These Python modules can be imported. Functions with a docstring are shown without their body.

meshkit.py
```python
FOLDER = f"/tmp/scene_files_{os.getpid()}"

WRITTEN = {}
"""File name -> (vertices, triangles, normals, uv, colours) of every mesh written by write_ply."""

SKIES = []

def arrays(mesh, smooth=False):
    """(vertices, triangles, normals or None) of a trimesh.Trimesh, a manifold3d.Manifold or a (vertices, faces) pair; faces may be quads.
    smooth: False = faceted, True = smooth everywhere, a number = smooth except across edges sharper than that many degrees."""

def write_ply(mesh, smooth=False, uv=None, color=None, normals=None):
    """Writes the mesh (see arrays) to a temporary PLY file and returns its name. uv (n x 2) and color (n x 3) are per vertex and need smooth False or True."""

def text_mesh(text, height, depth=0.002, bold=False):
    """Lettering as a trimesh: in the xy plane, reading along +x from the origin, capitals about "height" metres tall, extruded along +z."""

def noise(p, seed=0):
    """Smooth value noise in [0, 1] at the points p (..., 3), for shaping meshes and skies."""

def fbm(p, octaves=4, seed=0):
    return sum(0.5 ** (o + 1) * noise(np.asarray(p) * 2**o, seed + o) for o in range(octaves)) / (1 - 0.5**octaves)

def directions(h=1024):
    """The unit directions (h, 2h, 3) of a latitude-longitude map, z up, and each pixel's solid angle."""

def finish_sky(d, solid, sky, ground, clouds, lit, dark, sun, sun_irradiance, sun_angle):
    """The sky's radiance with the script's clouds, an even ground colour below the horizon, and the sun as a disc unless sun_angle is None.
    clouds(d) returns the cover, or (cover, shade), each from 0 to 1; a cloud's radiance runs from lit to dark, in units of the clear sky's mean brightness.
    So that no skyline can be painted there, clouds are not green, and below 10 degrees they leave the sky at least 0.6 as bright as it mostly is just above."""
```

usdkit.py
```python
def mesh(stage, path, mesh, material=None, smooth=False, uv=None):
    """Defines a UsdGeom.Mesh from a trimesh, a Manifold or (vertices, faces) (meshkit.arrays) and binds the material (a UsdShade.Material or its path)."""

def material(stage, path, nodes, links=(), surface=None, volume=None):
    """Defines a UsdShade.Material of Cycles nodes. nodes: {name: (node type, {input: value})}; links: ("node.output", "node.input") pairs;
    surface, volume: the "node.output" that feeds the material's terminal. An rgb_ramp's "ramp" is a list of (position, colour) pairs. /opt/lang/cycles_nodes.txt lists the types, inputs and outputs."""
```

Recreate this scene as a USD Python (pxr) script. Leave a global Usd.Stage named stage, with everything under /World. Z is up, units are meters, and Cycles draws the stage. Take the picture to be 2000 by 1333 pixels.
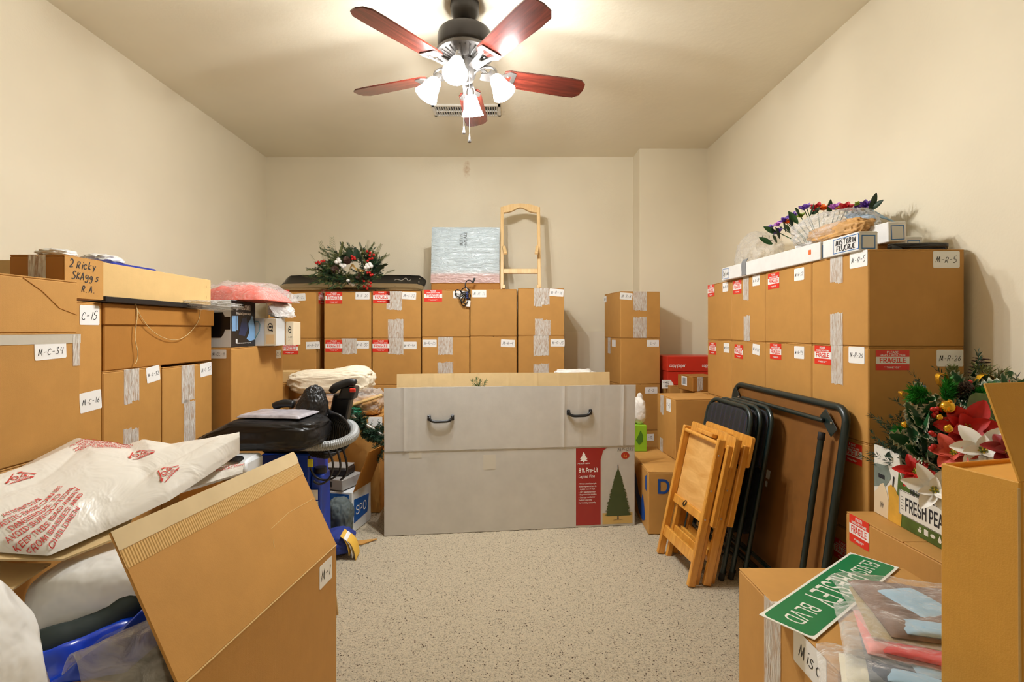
import math, random
import numpy as np, trimesh, usdkit, meshkit
from shapely.geometry import Polygon, LineString, box as sbox
from shapely.ops import unary_union
from pxr import Usd, UsdGeom, Gf, UsdLux

stage = Usd.Stage.CreateInMemory()
UsdGeom.SetStageUpAxis(stage, 'Z'); UsdGeom.SetStageMetersPerUnit(stage, 1.0)
stage.DefinePrim('/World', 'Xform'); stage.DefinePrim('/World/Looks', 'Scope')

# ---------------------------------------------------------------- camera, exposure, light levels
F, CX, CY, EYE = 980.0, 993.0, 645.0, 1.24          # focal length and principal point in pixels of the 2000 x 1333 picture, eye height
cam = UsdGeom.Camera.Define(stage, '/World/camera')
cam.CreateHorizontalApertureAttr(36.0); cam.CreateVerticalApertureAttr(36.0 * 1333 / 2000)
cam.CreateFocalLengthAttr(36.0 * F / 2000)
cam.CreateHorizontalApertureOffsetAttr(36.0 * (1000 - CX) / 2000)
cam.CreateVerticalApertureOffsetAttr(-36.0 * (666.5 - CY) / 2000)
cam.CreateClippingRangeAttr(Gf.Vec2f(0.05, 100))
cam.AddTranslateOp().Set(Gf.Vec3d(0, 0, EYE)); cam.AddRotateXOp().Set(90.0)
cam.CreateExposureAttr(0.0)
LAMP = 22.0                                            # radiance of the fan's four glowing glass shades
BULB = 2250.0                                          # radiance of the bulbs inside them
LAMP_COLOR = (0.98, 0.985, 0.985)
ROOM_X0, ROOM_X1, ROOM_Y0, ROOM_Y1, ROOM_H = -2.38, 1.864, -1.30, 4.93, 2.94
dome = UsdLux.DomeLight.Define(stage, '/World/sky'); dome.CreateIntensityAttr(0.02)      # the room is closed: nothing of it gets in

# ---------------------------------------------------------------- helpers
rnd = random.Random(7); rng = np.random.default_rng(7)
def S(r, g, b):
    return tuple((c / 255 / 12.92) if c / 255 < .04045 else ((c / 255 + .055) / 1.055) ** 2.4 for c in (r, g, b))
def at(px, py, Y):
    return np.array([(px - CX) / F * Y, Y, EYE - (py - CY) / F * Y])

USED = {}
def newpath(parent, name):
    k = (parent, name); n = USED.get(k, 0); USED[k] = n + 1
    return f'{parent}/{name}' + (f'_{n:03d}' if n else '')
def tell(prim, **kw):
    for k, v in kw.items():
        if v: prim.SetCustomDataByKey(k, v)
def thing(name, label, cat, loc=(0, 0, 0), rz=0, group=None, rx=0, ry=0):
    x = UsdGeom.Xform.Define(stage, newpath('/World', name))
    x.AddTranslateOp().Set(Gf.Vec3d(*map(float, loc)))
    if rz or rx or ry: x.AddRotateXYZOp().Set(Gf.Vec3f(float(rx), float(ry), float(rz)))
    tell(x.GetPrim(), label=label, category=cat, group=group)
    return str(x.GetPath())
def part(parent, name, mesh, mat, smooth=False, label=None, loc=None, rot=None, kind=None, tint=None):
    m = usdkit.mesh(stage, newpath(parent, name), mesh, M(mat), smooth)
    if loc is not None: m.AddTranslateOp().Set(Gf.Vec3d(*map(float, loc)))
    if rot is not None: m.AddRotateXYZOp().Set(Gf.Vec3f(*map(float, rot)))
    if tint is not None:
        from pxr import Sdf, Vt
        UsdGeom.PrimvarsAPI(m).CreatePrimvar('tint', Sdf.ValueTypeNames.Color3fArray, 'vertex').Set(Vt.Vec3fArray.FromNumpy(np.asarray(tint, np.float32)))
    tell(m.GetPrim(), label=label, kind=kind)
    return str(m.GetPath())
def solo(name, mesh, mat, label, cat, smooth=False, group=None, kind=None, loc=None, rot=None):
    p = part('/World', name, mesh, mat, smooth, loc=loc, rot=rot)
    tell(stage.GetPrimAtPath(p), label=label, category=cat, group=group, kind=kind)
    return p
def struct(name, mesh, mat, smooth=False, parent='/World'):
    p = part(parent, name, mesh, mat, smooth)
    if parent == '/World': tell(stage.GetPrimAtPath(p), kind='structure')
    return p

# materials, made when first used
RECIPES = {}
def M(name):
    prim = stage.GetPrimAtPath('/World/Looks/' + name)
    if prim: 
        from pxr import UsdShade
        return UsdShade.Material(prim)
    return RECIPES[name](name)
def plain(name, col, rough=.6, metal=0, spec=.5, coat=0, var=.0, vscale=20, bump=0, bscale=200, bdist=.002, sheen=0, stretch=None, emit=0):
    def make(n):
        nodes = {'p': ('principled_bsdf', {'base_color': col, 'roughness': rough, 'metallic': metal, 'specular_ior_level': spec, 'coat_weight': coat, 'sheen_weight': sheen})}
        if emit: nodes['p'][1].update(emission_color=col, emission_strength=emit)
        links = []
        if var or bump:
            nodes['tc'] = ('texture_coordinate', {}); src = 'tc.object'
            if stretch is not None:
                nodes['mp'] = ('mapping', {'scale': stretch}); links.append(('tc.object', 'mp.vector')); src = 'mp.vector'
        if var:
            nodes['n'] = ('noise_texture', {'scale': vscale, 'detail': 4.0, 'roughness': .6})
            nodes['r'] = ('rgb_ramp', {'ramp': [(.3, tuple(c * (1 - var) for c in col)), (.7, tuple(min(1, c * (1 + var)) for c in col))]})
            links += [(src, 'n.vector'), ('n.fac', 'r.fac'), ('r.color', 'p.base_color')]
        if bump:
            nodes['bn'] = ('noise_texture', {'scale': bscale, 'detail': 3.0})
            nodes['b'] = ('bump', {'strength': bump, 'distance': bdist})
            links += [(src, 'bn.vector'), ('bn.fac', 'b.height'), ('b.normal', 'p.normal')]
        return usdkit.material(stage, '/World/Looks/' + n, nodes, links, surface='p.BSDF')
    RECIPES[name] = make
def card(name, col, line=True):
    """Corrugated board: mottled kraft paper with faint flute lines, each box its own shade."""
    def make(n):
        lo, hi = tuple(c * .93 for c in col), tuple(min(1, c * 1.07) for c in col)
        nodes = {'tc': ('texture_coordinate', {}), 'n': ('noise_texture', {'scale': 9.0, 'detail': 6.0, 'roughness': .65}),
                 'r': ('rgb_ramp', {'ramp': [(.25, lo), (.75, hi)]}), 'o': ('object_info', {}),
                 'orp': ('rgb_ramp', {'ramp': [(0, (.90, .89, .87)), (1, (1, 1, 1))]}),
                 'mx': ('mix', {'mix_type': 'multiply', 'fac': 1.0}),
                 'mp': ('mapping', {'scale': (1, 1, .05)}), 'w': ('noise_texture', {'scale': 220.0, 'detail': 1.0}),
                 'fn': ('noise_texture', {'scale': 350.0, 'detail': 2.0}),
                 'ad': ('math', {'math_type': 'multiply_add', 'value2': .6}),
                 'b': ('bump', {'strength': .22, 'distance': .001}),
                 'p': ('principled_bsdf', {'roughness': .62, 'specular_ior_level': .28})}
        links = [('tc.object', 'n.vector'), ('n.fac', 'r.fac'), ('o.random', 'orp.fac'), ('r.color', 'mx.color1'), ('orp.color', 'mx.color2'), ('mx.color', 'p.base_color'),
                 ('tc.object', 'mp.vector'), ('mp.vector', 'w.vector'), ('tc.object', 'fn.vector'), ('w.fac', 'ad.value1'), ('fn.fac', 'ad.value3'), ('ad.value', 'b.height'), ('b.normal', 'p.normal')]
        return usdkit.material(stage, '/World/Looks/' + n, nodes, links, surface='p.BSDF')
    RECIPES[name] = make
def film(name, tint=(.95, .95, .95), body=.25, rough=.12, bscale=60, bump=.8, bdist=.01):
    """Crinkled clear plastic: mostly see-through, glinting where it creases."""
    def make(n):
        nodes = {'tc': ('texture_coordinate', {}), 'bn': ('noise_texture', {'scale': bscale, 'detail': 4.0, 'distortion': 1.2}),
                 'b': ('bump', {'strength': bump, 'distance': bdist}), 'lw': ('layer_weight', {'blend': .5}), 'fr': ('rgb_ramp', {'ramp': [(0, (.04,) * 3), (.5, (.07,) * 3), (.8, (.22,) * 3), (1, (.75,) * 3)]}),
                 'bm': ('rgb_ramp', {'ramp': [(.35, (body * .5,) * 3), (.65, (min(1, body * 1.6),) * 3)]}),
                 'mxf': ('math', {'math_type': 'add', 'use_clamp': True}),
                 't': ('transparent_bsdf', {'color': tint}), 'p': ('principled_bsdf', {'base_color': tint, 'roughness': rough, 'specular_ior_level': .9}),
                 'm': ('mix_closure', {})}
        links = [('tc.object', 'bn.vector'), ('bn.fac', 'b.height'), ('b.normal', 'lw.normal'), ('lw.facing', 'fr.fac'), ('b.normal', 'p.normal'), ('bn.fac', 'bm.fac'),
                 ('fr.color', 'mxf.value1'), ('bm.color', 'mxf.value2'), ('mxf.value', 'm.fac'), ('t.BSDF', 'm.closure1'), ('p.BSDF', 'm.closure2')]
        return usdkit.material(stage, '/World/Looks/' + n, nodes, links, surface='m.closure')
    RECIPES[name] = make
def wood(name, c1, c2, rough=.4, scale=3.0, stretch=(1, 14, 14), coat=0):
    def make(n):
        nodes = {'tc': ('texture_coordinate', {}), 'mp': ('mapping', {'scale': stretch}),
                 'n': ('noise_texture', {'scale': scale, 'detail': 8.0, 'roughness': .6, 'distortion': .6}),
                 'r': ('rgb_ramp', {'ramp': [(.3, c1), (.52, tuple((a + b) / 2 for a, b in zip(c1, c2))), (.7, c2)]}),
                 'b': ('bump', {'strength': .1, 'distance': .001}),
                 'p': ('principled_bsdf', {'roughness': rough, 'coat_weight': coat, 'coat_roughness': .15})}
        links = [('tc.object', 'mp.vector'), ('mp.vector', 'n.vector'), ('n.fac', 'r.fac'), ('r.color', 'p.base_color'), ('n.fac', 'b.height'), ('b.normal', 'p.normal')]
        return usdkit.material(stage, '/World/Looks/' + n, nodes, links, surface='p.BSDF')
    RECIPES[name] = make
def tinted(name, rough=.5, trans=.0):
    def make(n):
        nodes = {'a': ('attribute', {'attribute': 'tint'}), 'p': ('principled_bsdf', {'roughness': rough})}
        return usdkit.material(stage, '/World/Looks/' + n, nodes, [('a.color', 'p.base_color')], surface='p.BSDF')
    RECIPES[name] = make
def painted_wall(name, col, bscale, bump, stain=False):
    def make(n):
        lo, hi = tuple(c * .97 for c in col), tuple(c * 1.03 for c in col)
        nodes = {'g': ('geometry', {}), 'n': ('noise_texture', {'scale': 1.7, 'detail': 3.0}), 'r': ('rgb_ramp', {'ramp': [(.3, lo), (.7, hi)]}),
                 'bn': ('noise_texture', {'scale': bscale, 'detail': 3.0, 'roughness': .55}), 'b': ('bump', {'strength': bump, 'distance': .004}),
                 'p': ('principled_bsdf', {'roughness': .55, 'specular_ior_level': .3})}
        links = [('g.position', 'n.vector'), ('n.fac', 'r.fac'), ('g.position', 'bn.vector'), ('bn.fac', 'b.height'), ('b.normal', 'p.normal')]
        if stain:                                       # an old drip mark high on the back wall
            nodes.update({'mp': ('mapping', {'location': (.41 * 16, 0, -2.83 * 6.5), 'scale': (16, 0, 6.5)}), 'gr': ('gradient_texture', {'gradient_type': 'spherical'}),
                          'sn': ('noise_texture', {'scale': 38.0, 'detail': 2.0}), 'mu': ('math', {'math_type': 'multiply'}),
                          'sr': ('rgb_ramp', {'ramp': [(.18, (0, 0, 0)), (.5, (.5, .5, .5))]}), 'mx': ('mix', {'mix_type': 'mix', 'color2': S(176, 128, 66)})})
            links += [('g.position', 'mp.vector'), ('mp.vector', 'gr.vector'), ('g.position', 'sn.vector'), ('gr.fac', 'mu.value1'), ('sn.fac', 'mu.value2'),
                      ('mu.value', 'sr.fac'), ('sr.color', 'mx.fac'), ('r.color', 'mx.color1'), ('mx.color', 'p.base_color')]
        else: links.append(('r.color', 'p.base_color'))
        return usdkit.material(stage, '/World/Looks/' + n, nodes, links, surface='p.BSDF')
    RECIPES[name] = make
def glow(name, col, strength):
    RECIPES[name] = lambda n: usdkit.material(stage, '/World/Looks/' + n, {'e': ('emission', {'color': col, 'strength': strength})}, surface='e.emission')

# shapes
def cat(ms): return trimesh.util.concatenate(list(ms))
def cube(w, d, h, c=(0, 0, 0)):
    b = trimesh.creation.box((w, d, h)); b.apply_translation(c); return b
def cbox(w, d, h, b=.004, z0=0.0):
    """Box on the ground with chamfered edges, centred in x and y."""
    x, y, pts = w / 2, d / 2, []
    for sx in (-1, 1):
        for sy in (-1, 1):
            for zz, sz in ((0, 1), (h, -1)):
                pts += [(sx * (x - b), sy * (y - b), zz), (sx * x, sy * (y - b), zz + sz * b), (sx * (x - b), sy * y, zz + sz * b)]
    m = trimesh.convex.convex_hull(np.array(pts)); m.apply_translation((0, 0, z0)); return m
def hullbar(a, b, w, t, up=(0, 0, 1), bev=.003):
    """Rectangular bar from a to b, w wide across and t thick along UP."""
    a, b = np.asarray(a, float), np.asarray(b, float); d = b - a; L = np.linalg.norm(d); d /= L
    u = np.asarray(up, float); u = u - d * (u @ d); u /= np.linalg.norm(u); s = np.cross(u, d)
    m = cbox(w, t, L, min(bev, w / 4, t / 4))
    T = np.eye(4); T[:3, 0], T[:3, 1], T[:3, 2], T[:3, 3] = s, u, d, a
    m.apply_transform(T); return m
def tube(pts, r, sides=8, caps=True):
    p = np.asarray(pts, float); n = len(p); t = np.gradient(p, axis=0); t /= np.linalg.norm(t, axis=1, keepdims=True) + 1e-12
    r = np.broadcast_to(np.asarray(r, float), (n,)); a = np.zeros((n, 3))
    u = np.cross(t[0], (0, 0, 1.0) if abs(t[0][2]) < .9 else (1.0, 0, 0)); u /= np.linalg.norm(u)
    for i in range(n):
        u = u - t[i] * (u @ t[i]); u /= np.linalg.norm(u); a[i] = u
    b = np.cross(t, a); an = np.arange(sides) * 2 * np.pi / sides
    v = (p[:, None] + r[:, None, None] * (np.cos(an)[None, :, None] * a[:, None] + np.sin(an)[None, :, None] * b[:, None])).reshape(-1, 3)
    i, j = np.meshgrid(np.arange(n - 1), np.arange(sides), indexing='ij')
    q = np.stack([i * sides + j, i * sides + (j + 1) % sides, (i + 1) * sides + (j + 1) % sides, (i + 1) * sides + j], -1).reshape(-1, 4)
    f = np.vstack([q[:, [0, 1, 2]], q[:, [0, 2, 3]]])
    if caps:
        v = np.vstack([v, p[0], p[-1]]); c0, c1 = len(v) - 2, len(v) - 1; js = np.arange(sides); base = (n - 1) * sides
        f = np.vstack([f, np.stack([np.full(sides, c0), (js + 1) % sides, js], 1), np.stack([np.full(sides, c1), base + js, base + (js + 1) % sides], 1)])
    return trimesh.Trimesh(v, f, process=False)
def curve(pts, n=40):
    from scipy.interpolate import CubicSpline
    p = np.asarray(pts, float); s = np.r_[0, np.cumsum(np.linalg.norm(np.diff(p, axis=0), axis=1))]
    return CubicSpline(s, p)(np.linspace(0, s[-1], n))
def lathe(prof, n=32):
    return trimesh.creation.revolve(np.asarray(prof, float), sections=n)
def prism(poly, h):
    if hasattr(poly, 'geoms'): return cat([trimesh.creation.extrude_polygon(g, h) for g in poly.geoms if g.area > 1e-10])
    return trimesh.creation.extrude_polygon(poly, h)
def grid(P, close=False):
    nu, nv = P.shape[:2]; i, j = np.meshgrid(np.arange(nu - 1), np.arange(nv - 1), indexing='ij'); a = i * nv + j
    f = np.vstack([np.stack([a, a + nv, a + nv + 1], -1).reshape(-1, 3), np.stack([a, a + nv + 1, a + 1], -1).reshape(-1, 3)])
    return trimesh.Trimesh(P.reshape(-1, 3), f, process=False)
def shell(P, t):
    """A sheet P (nu x nv points) given a thickness t: closed."""
    m = grid(P); n = m.vertex_normals; v = np.array(m.vertices); k = len(v); nu, nv = P.shape[:2]; idx = np.arange(k).reshape(nu, nv)
    ring = np.r_[idx[:, 0], idx[-1, 1:], idx[-2::-1, -1], idx[0, -2:0:-1]]; nx = np.roll(ring, -1)
    side = np.vstack([np.stack([ring, ring + k, nx + k], 1), np.stack([ring, nx + k, nx], 1)])
    return trimesh.Trimesh(np.vstack([v, v - n * t]), np.vstack([m.faces, m.faces[:, ::-1] + k, side]), process=False)
def moved(m, loc=(0, 0, 0), rz=0, rx=0, ry=0):
    m = m.copy(); T = trimesh.transformations.euler_matrix(math.radians(rx), math.radians(ry), math.radians(rz)); T[:3, 3] = loc
    m.apply_transform(T); return m
def onto(m, o, r, u, n):
    """Lay a mesh drawn in xy (z = outwards) on the plane with origin o and axes r, u, n."""
    m = m.copy(); T = np.eye(4); T[:3, 0], T[:3, 1], T[:3, 2], T[:3, 3] = r, u, n, o; m.apply_transform(T); return m
def fb(p, scale, seed=0, oct=3):
    return meshkit.fbm(np.asarray(p) * scale + 37.3, oct, seed) - .5
def blob(w, d, h, seed=0, amp=.12, freq=3.0, e=.55, sub=4, flat=True, crease=0.0):
    """A soft lump: rounded box of half sizes w/2, d/2, height h, standing on z = 0, its skin crumpled."""
    s = trimesh.creation.icosphere(subdivisions=sub); v = np.array(s.vertices); v = np.sign(v) * np.abs(v) ** e
    n = fb(v, freq, seed); v *= (1 + amp * 2 * n)[:, None]
    if crease: v *= (1 - crease * np.abs(fb(v, freq * 2.3, seed + 9, 2)) ** .7)[:, None]
    v[:, 2] = (v[:, 2] + 1) / 2
    if flat: v[:, 2] = np.maximum(v[:, 2], 0)
    return trimesh.Trimesh(v * (w / 2, d / 2, h), s.faces, process=False)
def pouch(w, d, h, seed=0, amp=.3, freq=6, n=36, power=4):
    """A flat-lying filled bag: w x d outline, h thick in the middle, edges pinched, its skin creased; lies on z = 0."""
    u, v = np.meshgrid(np.linspace(-1, 1, n), np.linspace(-1, 1, n), indexing='ij')
    prof = ((1 - np.abs(u) ** power) * (1 - np.abs(v) ** power)).clip(0) ** .6
    q = np.stack([u * w, v * d, 0 * u], -1)
    hh = prof * h * (1 + amp * 2 * fb(q, freq, seed)) + .0015
    hh -= prof * h * amp * .7 * np.abs(fb(q * (1, 2.2, 1), freq * 1.6, seed + 5)) 
    edge = .04 * min(w, d) * fb(q, 5, seed + 3)
    top = np.stack([u * w / 2 + edge, v * d / 2 + edge, hh], -1); bot = top.copy(); bot[..., 2] = 0
    a, b = grid(top), grid(bot[:, ::-1])
    return cat([a, b])
def rrect(w, h, r=.006, seg=3):
    return sbox(-w / 2 + r, -h / 2 + r, w / 2 - r, h / 2 - r).buffer(r, quad_segs=seg)

# lettering
TEXT = {}
def text(s, height, bold=False, depth=.0004):
    """Printed lettering centred on the origin of xy."""
    k = (s, bold)
    if k not in TEXT:
        m = meshkit.text_mesh(s, 1.0, .01, bold); c = m.bounds.mean(0); m.apply_translation((-c[0], -c[1], 0)); TEXT[k] = m
    m = TEXT[k].copy(); m.apply_scale((height, height, depth / .01)); return m
def fit_text(s, width, height, bold=False, depth=.0004):
    m = text(s, height, bold, depth); w = m.extents[0]
    m.apply_scale((width / w, 1, 1)); return m
HAND = {  # marker strokes on a cell .6 wide and 1 high
    'M': [[(0, 0), (.10, .95), (.30, .12), (.46, .95), (.58, 0)]], 'm': [[(0, 0), (.06, .6), (.2, .55), (.22, 0)], [(.22, .5), (.38, .58), (.42, 0)]],
    'C': [[(.5, .8), (.3, .98), (.05, .6), (.1, .15), (.32, 0), (.52, .15)]], 'R': [[(.05, 0), (.1, .98)], [(.1, .96), (.46, .9), (.44, .58), (.1, .5)], [(.22, .5), (.52, 0)]],
    'L': [[(.1, 1), (.06, 0), (.5, .05)]], 'E': [[(.5, .9), (.2, 1), (.1, .75), (.3, .52), (.08, .3), (.15, 0), (.5, .1)]], '-': [[(.12, .45), (.45, .48)]],
    'S': [[(.5, .9), (.25, 1), (.08, .75), (.45, .4), (.35, .05), (.02, .08)]], 'A': [[(0, 0), (.25, 1), (.5, 0)], [(.1, .38), (.42, .38)]],
    'K': [[(.08, 0), (.1, 1)], [(.5, .95), (.1, .45), (.52, 0)]], 'g': [[(.45, .55), (.2, .62), (.1, .35), (.3, .2), (.45, .5), (.42, -.3), (.1, -.25)]],
    'i': [[(.25, 0), (.28, .55)], [(.28, .78), (.3, .84)]], 'c': [[(.45, .48), (.25, .58), (.08, .28), (.22, 0), (.48, .1)]], 'k': [[(.08, 0), (.12, 1)], [(.45, .6), (.12, .3), (.45, 0)]],
    'y': [[(.05, .58), (.25, .15)], [(.48, .6), (.2, -.3)]], 's': [[(.42, .5), (.22, .58), (.15, .4), (.4, .2), (.3, 0), (.05, .05)]], 'a': [[(.42, .5), (.2, .58), (.08, .25), (.22, .02), (.42, .4), (.46, 0)]],
    'l': [[(.2, 1), (.22, 0)]], 'v': [[(.05, .58), (.22, 0), (.45, .6)]], '.': [[(.2, 0), (.26, .04)]],
    'T': [[(0, .97), (.55, 1)], [(.28, .97), (.25, 0)]], 'I': [[(.25, 1), (.24, 0)]], 'N': [[(.05, 0), (.08, 1), (.45, 0), (.5, 1)]], 'U': [[(.05, 1), (.08, .15), (.28, 0), (.48, .2), (.5, 1)]],
    'Y': [[(.02, 1), (.26, .5)], [(.52, 1), (.2, 0)]], 'F': [[(.08, 0), (.1, 1), (.5, 1)], [(.1, .52), (.42, .54)]], 'J': [[(.4, 1), (.42, .15), (.2, 0), (.04, .2)]], 'H': [[(.06, 0), (.08, 1)], [(.48, 1), (.46, 0)], [(.07, .5), (.47, .52)]],
    '0': [[(.28, 1), (.06, .6), (.15, .05), (.42, .1), (.48, .7), (.28, 1)]], '1': [[(.28, 1), (.25, 0)]], '2': [[(.06, .75), (.28, 1), (.46, .75), (.08, .05), (.52, .08)]],
    '3': [[(.08, .9), (.4, .95), (.22, .55), (.48, .3), (.25, 0), (.05, .12)]], '4': [[(.12, 1), (.06, .5), (.48, .52)], [(.44, 1), (.38, 0)]], '5': [[(.5, 1), (.14, .95), (.1, .58), (.42, .5), (.4, .08), (.05, .04)]],
    '6': [[(.42, 1), (.12, .5), (.12, .08), (.42, .06), (.42, .42), (.12, .38)]], '7': [[(.05, .95), (.5, 1), (.2, 0)]], '8': [[(.3, .52), (.1, .78), (.3, 1), (.46, .78), (.1, .25), (.3, 0), (.48, .25), (.3, .52)]], '9': [[(.46, .9), (.2, .98), (.1, .65), (.42, .6), (.46, .95), (.36, 0)]]}
def hand(s, height, pen=None, lean=.22, seed=0):
    """Handwriting as flat strokes centred on the origin of xy."""
    pen = pen or height * .075; r = random.Random(s + str(seed)); x, lines = 0.0, []
    for ch in s:
        if ch == ' ': x += .35; continue
        k = r.uniform(.9, 1.1); dy = r.uniform(-.06, .06)
        for st in HAND[ch]:
            pts = np.array([((px * k + py * lean + x), py * k + dy) for px, py in st])
            if len(pts) > 2 and ch not in 'MmAKLEIZNYFHT147': pts = curve(pts, len(pts) * 3)
            lines.append(LineString(pts * height))
        x += {'-': .68, 'M': .76, 'm': .62, '1': .5, 'i': .4, 'l': .36, 'I': .45, '.': .4}.get(ch, .7) * k
    g = unary_union([l.buffer(pen / 2, quad_segs=1, cap_style=2) for l in lines]); c = g.centroid
    out = []
    for p in (g.geoms if hasattr(g, 'geoms') else [g]):
        if p.area > 1e-9: out.append(prism(p, .0004))
    m = cat(out); b = m.bounds.mean(0); m.apply_translation((-b[0], -b[1], 0)); return m

# faces of a box (w, d, h) standing on its origin: origin, right, up, outward, as seen from outside
def face(size, f):
    w, d, h = size
    return {'front': ((-w / 2, -d / 2, 0), (1, 0, 0), (0, 0, 1), (0, -1, 0)), 'right': ((w / 2, -d / 2, 0), (0, 1, 0), (0, 0, 1), (1, 0, 0)),
            'left': ((-w / 2, d / 2, 0), (0, -1, 0), (0, 0, 1), (-1, 0, 0)), 'back': ((w / 2, d / 2, 0), (-1, 0, 0), (0, 0, 1), (0, 1, 0)),
            'top': ((-w / 2, -d / 2, h), (1, 0, 0), (0, 1, 0), (0, 0, 1))}[f]
def hit(loc, rz, size, f, px, py):
    """Where the sight line through a pixel of the photograph meets a face of a placed box, in the face's own axes."""
    o, r, u, n = (np.array(x, float) for x in face(size, f)); c, s = math.cos(math.radians(rz)), math.sin(math.radians(rz)); R = np.array([(c, -s, 0), (s, c, 0), (0, 0, 1)])
    O, r, u, n = R @ o + loc, R @ r, R @ u, R @ n; e = np.array([0, 0, EYE]); d = at(px, py, 1.0) - e
    p = e + d * (((O - e) @ n) / (d @ n)) - O
    return p @ r, p @ u
def put(parent, name, mesh, mat, fr, u, v, lift=.0006, rot=0, **kw):
    """A flat piece drawn about the origin of xy, stuck on a face at (u, v)."""
    o, r, up, n = (np.array(x, float) for x in fr)
    if rot: mesh = moved(mesh, rz=rot)
    return part(parent, name, onto(mesh, o + r * u + up * v + n * lift, r, up, n), mat, **kw)
def paper_label(parent, fr, u, v, w, h, words, rot=0, pen=None, name='paper_label'):
    l = put(parent, name, prism(rrect(w, h, .005), .0005), 'label_paper', fr, u, v, rot=rot)
    if words:
        s = hand(words, h * .42, pen); k = min(1, w * .82 / s.extents[0]); s.apply_scale((k, k, 1))
        put(l, 'writing', s, 'ink', fr, u, v, .0013, rot)
def fragile(parent, fr, u, v, w, h, rot=0):
    s = put(parent, 'fragile_sticker', prism(sbox(-w / 2, -h / 2, w / 2, h / 2), .0005), 'sticker_red', fr, u, v, .0007, rot=rot)
    put(s, 'white_band', prism(sbox(-w / 2, -h * .19, w / 2, h * .17), .0003), 'label_paper', fr, u, v, .0013, rot)
    put(s, 'red_lettering', fit_text('FRAGILE', w * .78, h * .24, True), 'sticker_red', fr, u, v, .0017, rot)
    for words, ww, hh, dy in (('PLEASE', .34, .11, .4), ('HANDLE WITH CARE', .76, .085, .25), ('**THANK YOU**', .5, .085, -.36)):
        put(s, 'white_lettering', moved(fit_text(words, w * ww, h * hh, True), (0, h * dy, 0)), 'label_paper', fr, u, v, .0014, rot)
def tape_strips(parent, fr, u, v, w, ln, seed=0, up_end=False):
    """Two overlapping strips of packing tape, hanging from (or rising to) the seam; v is the middle."""
    r = random.Random(seed)
    for k, (du, ww) in enumerate(((-w * .24, w * .52), (w * .25, w * .5))):
        l2 = ln * r.uniform(.86, 1.0); n = 7; xs = np.linspace(-ww / 2, ww / 2, n); j = [r.uniform(-.004, .004) for _ in xs]
        top, bot = (ln / 2, ln / 2 - l2) if not up_end else (-ln / 2 + l2, -ln / 2)
        poly = Polygon([(x, bot + (q if not up_end else 0)) for x, q in zip(xs, j)] + [(x, top + (q if up_end else 0)) for x, q in zip(xs[::-1], j)])
        put(parent, 'tape', prism(poly, .0004), 'packing_tape', fr, u + du, v, .0008 + .0005 * k)

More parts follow.
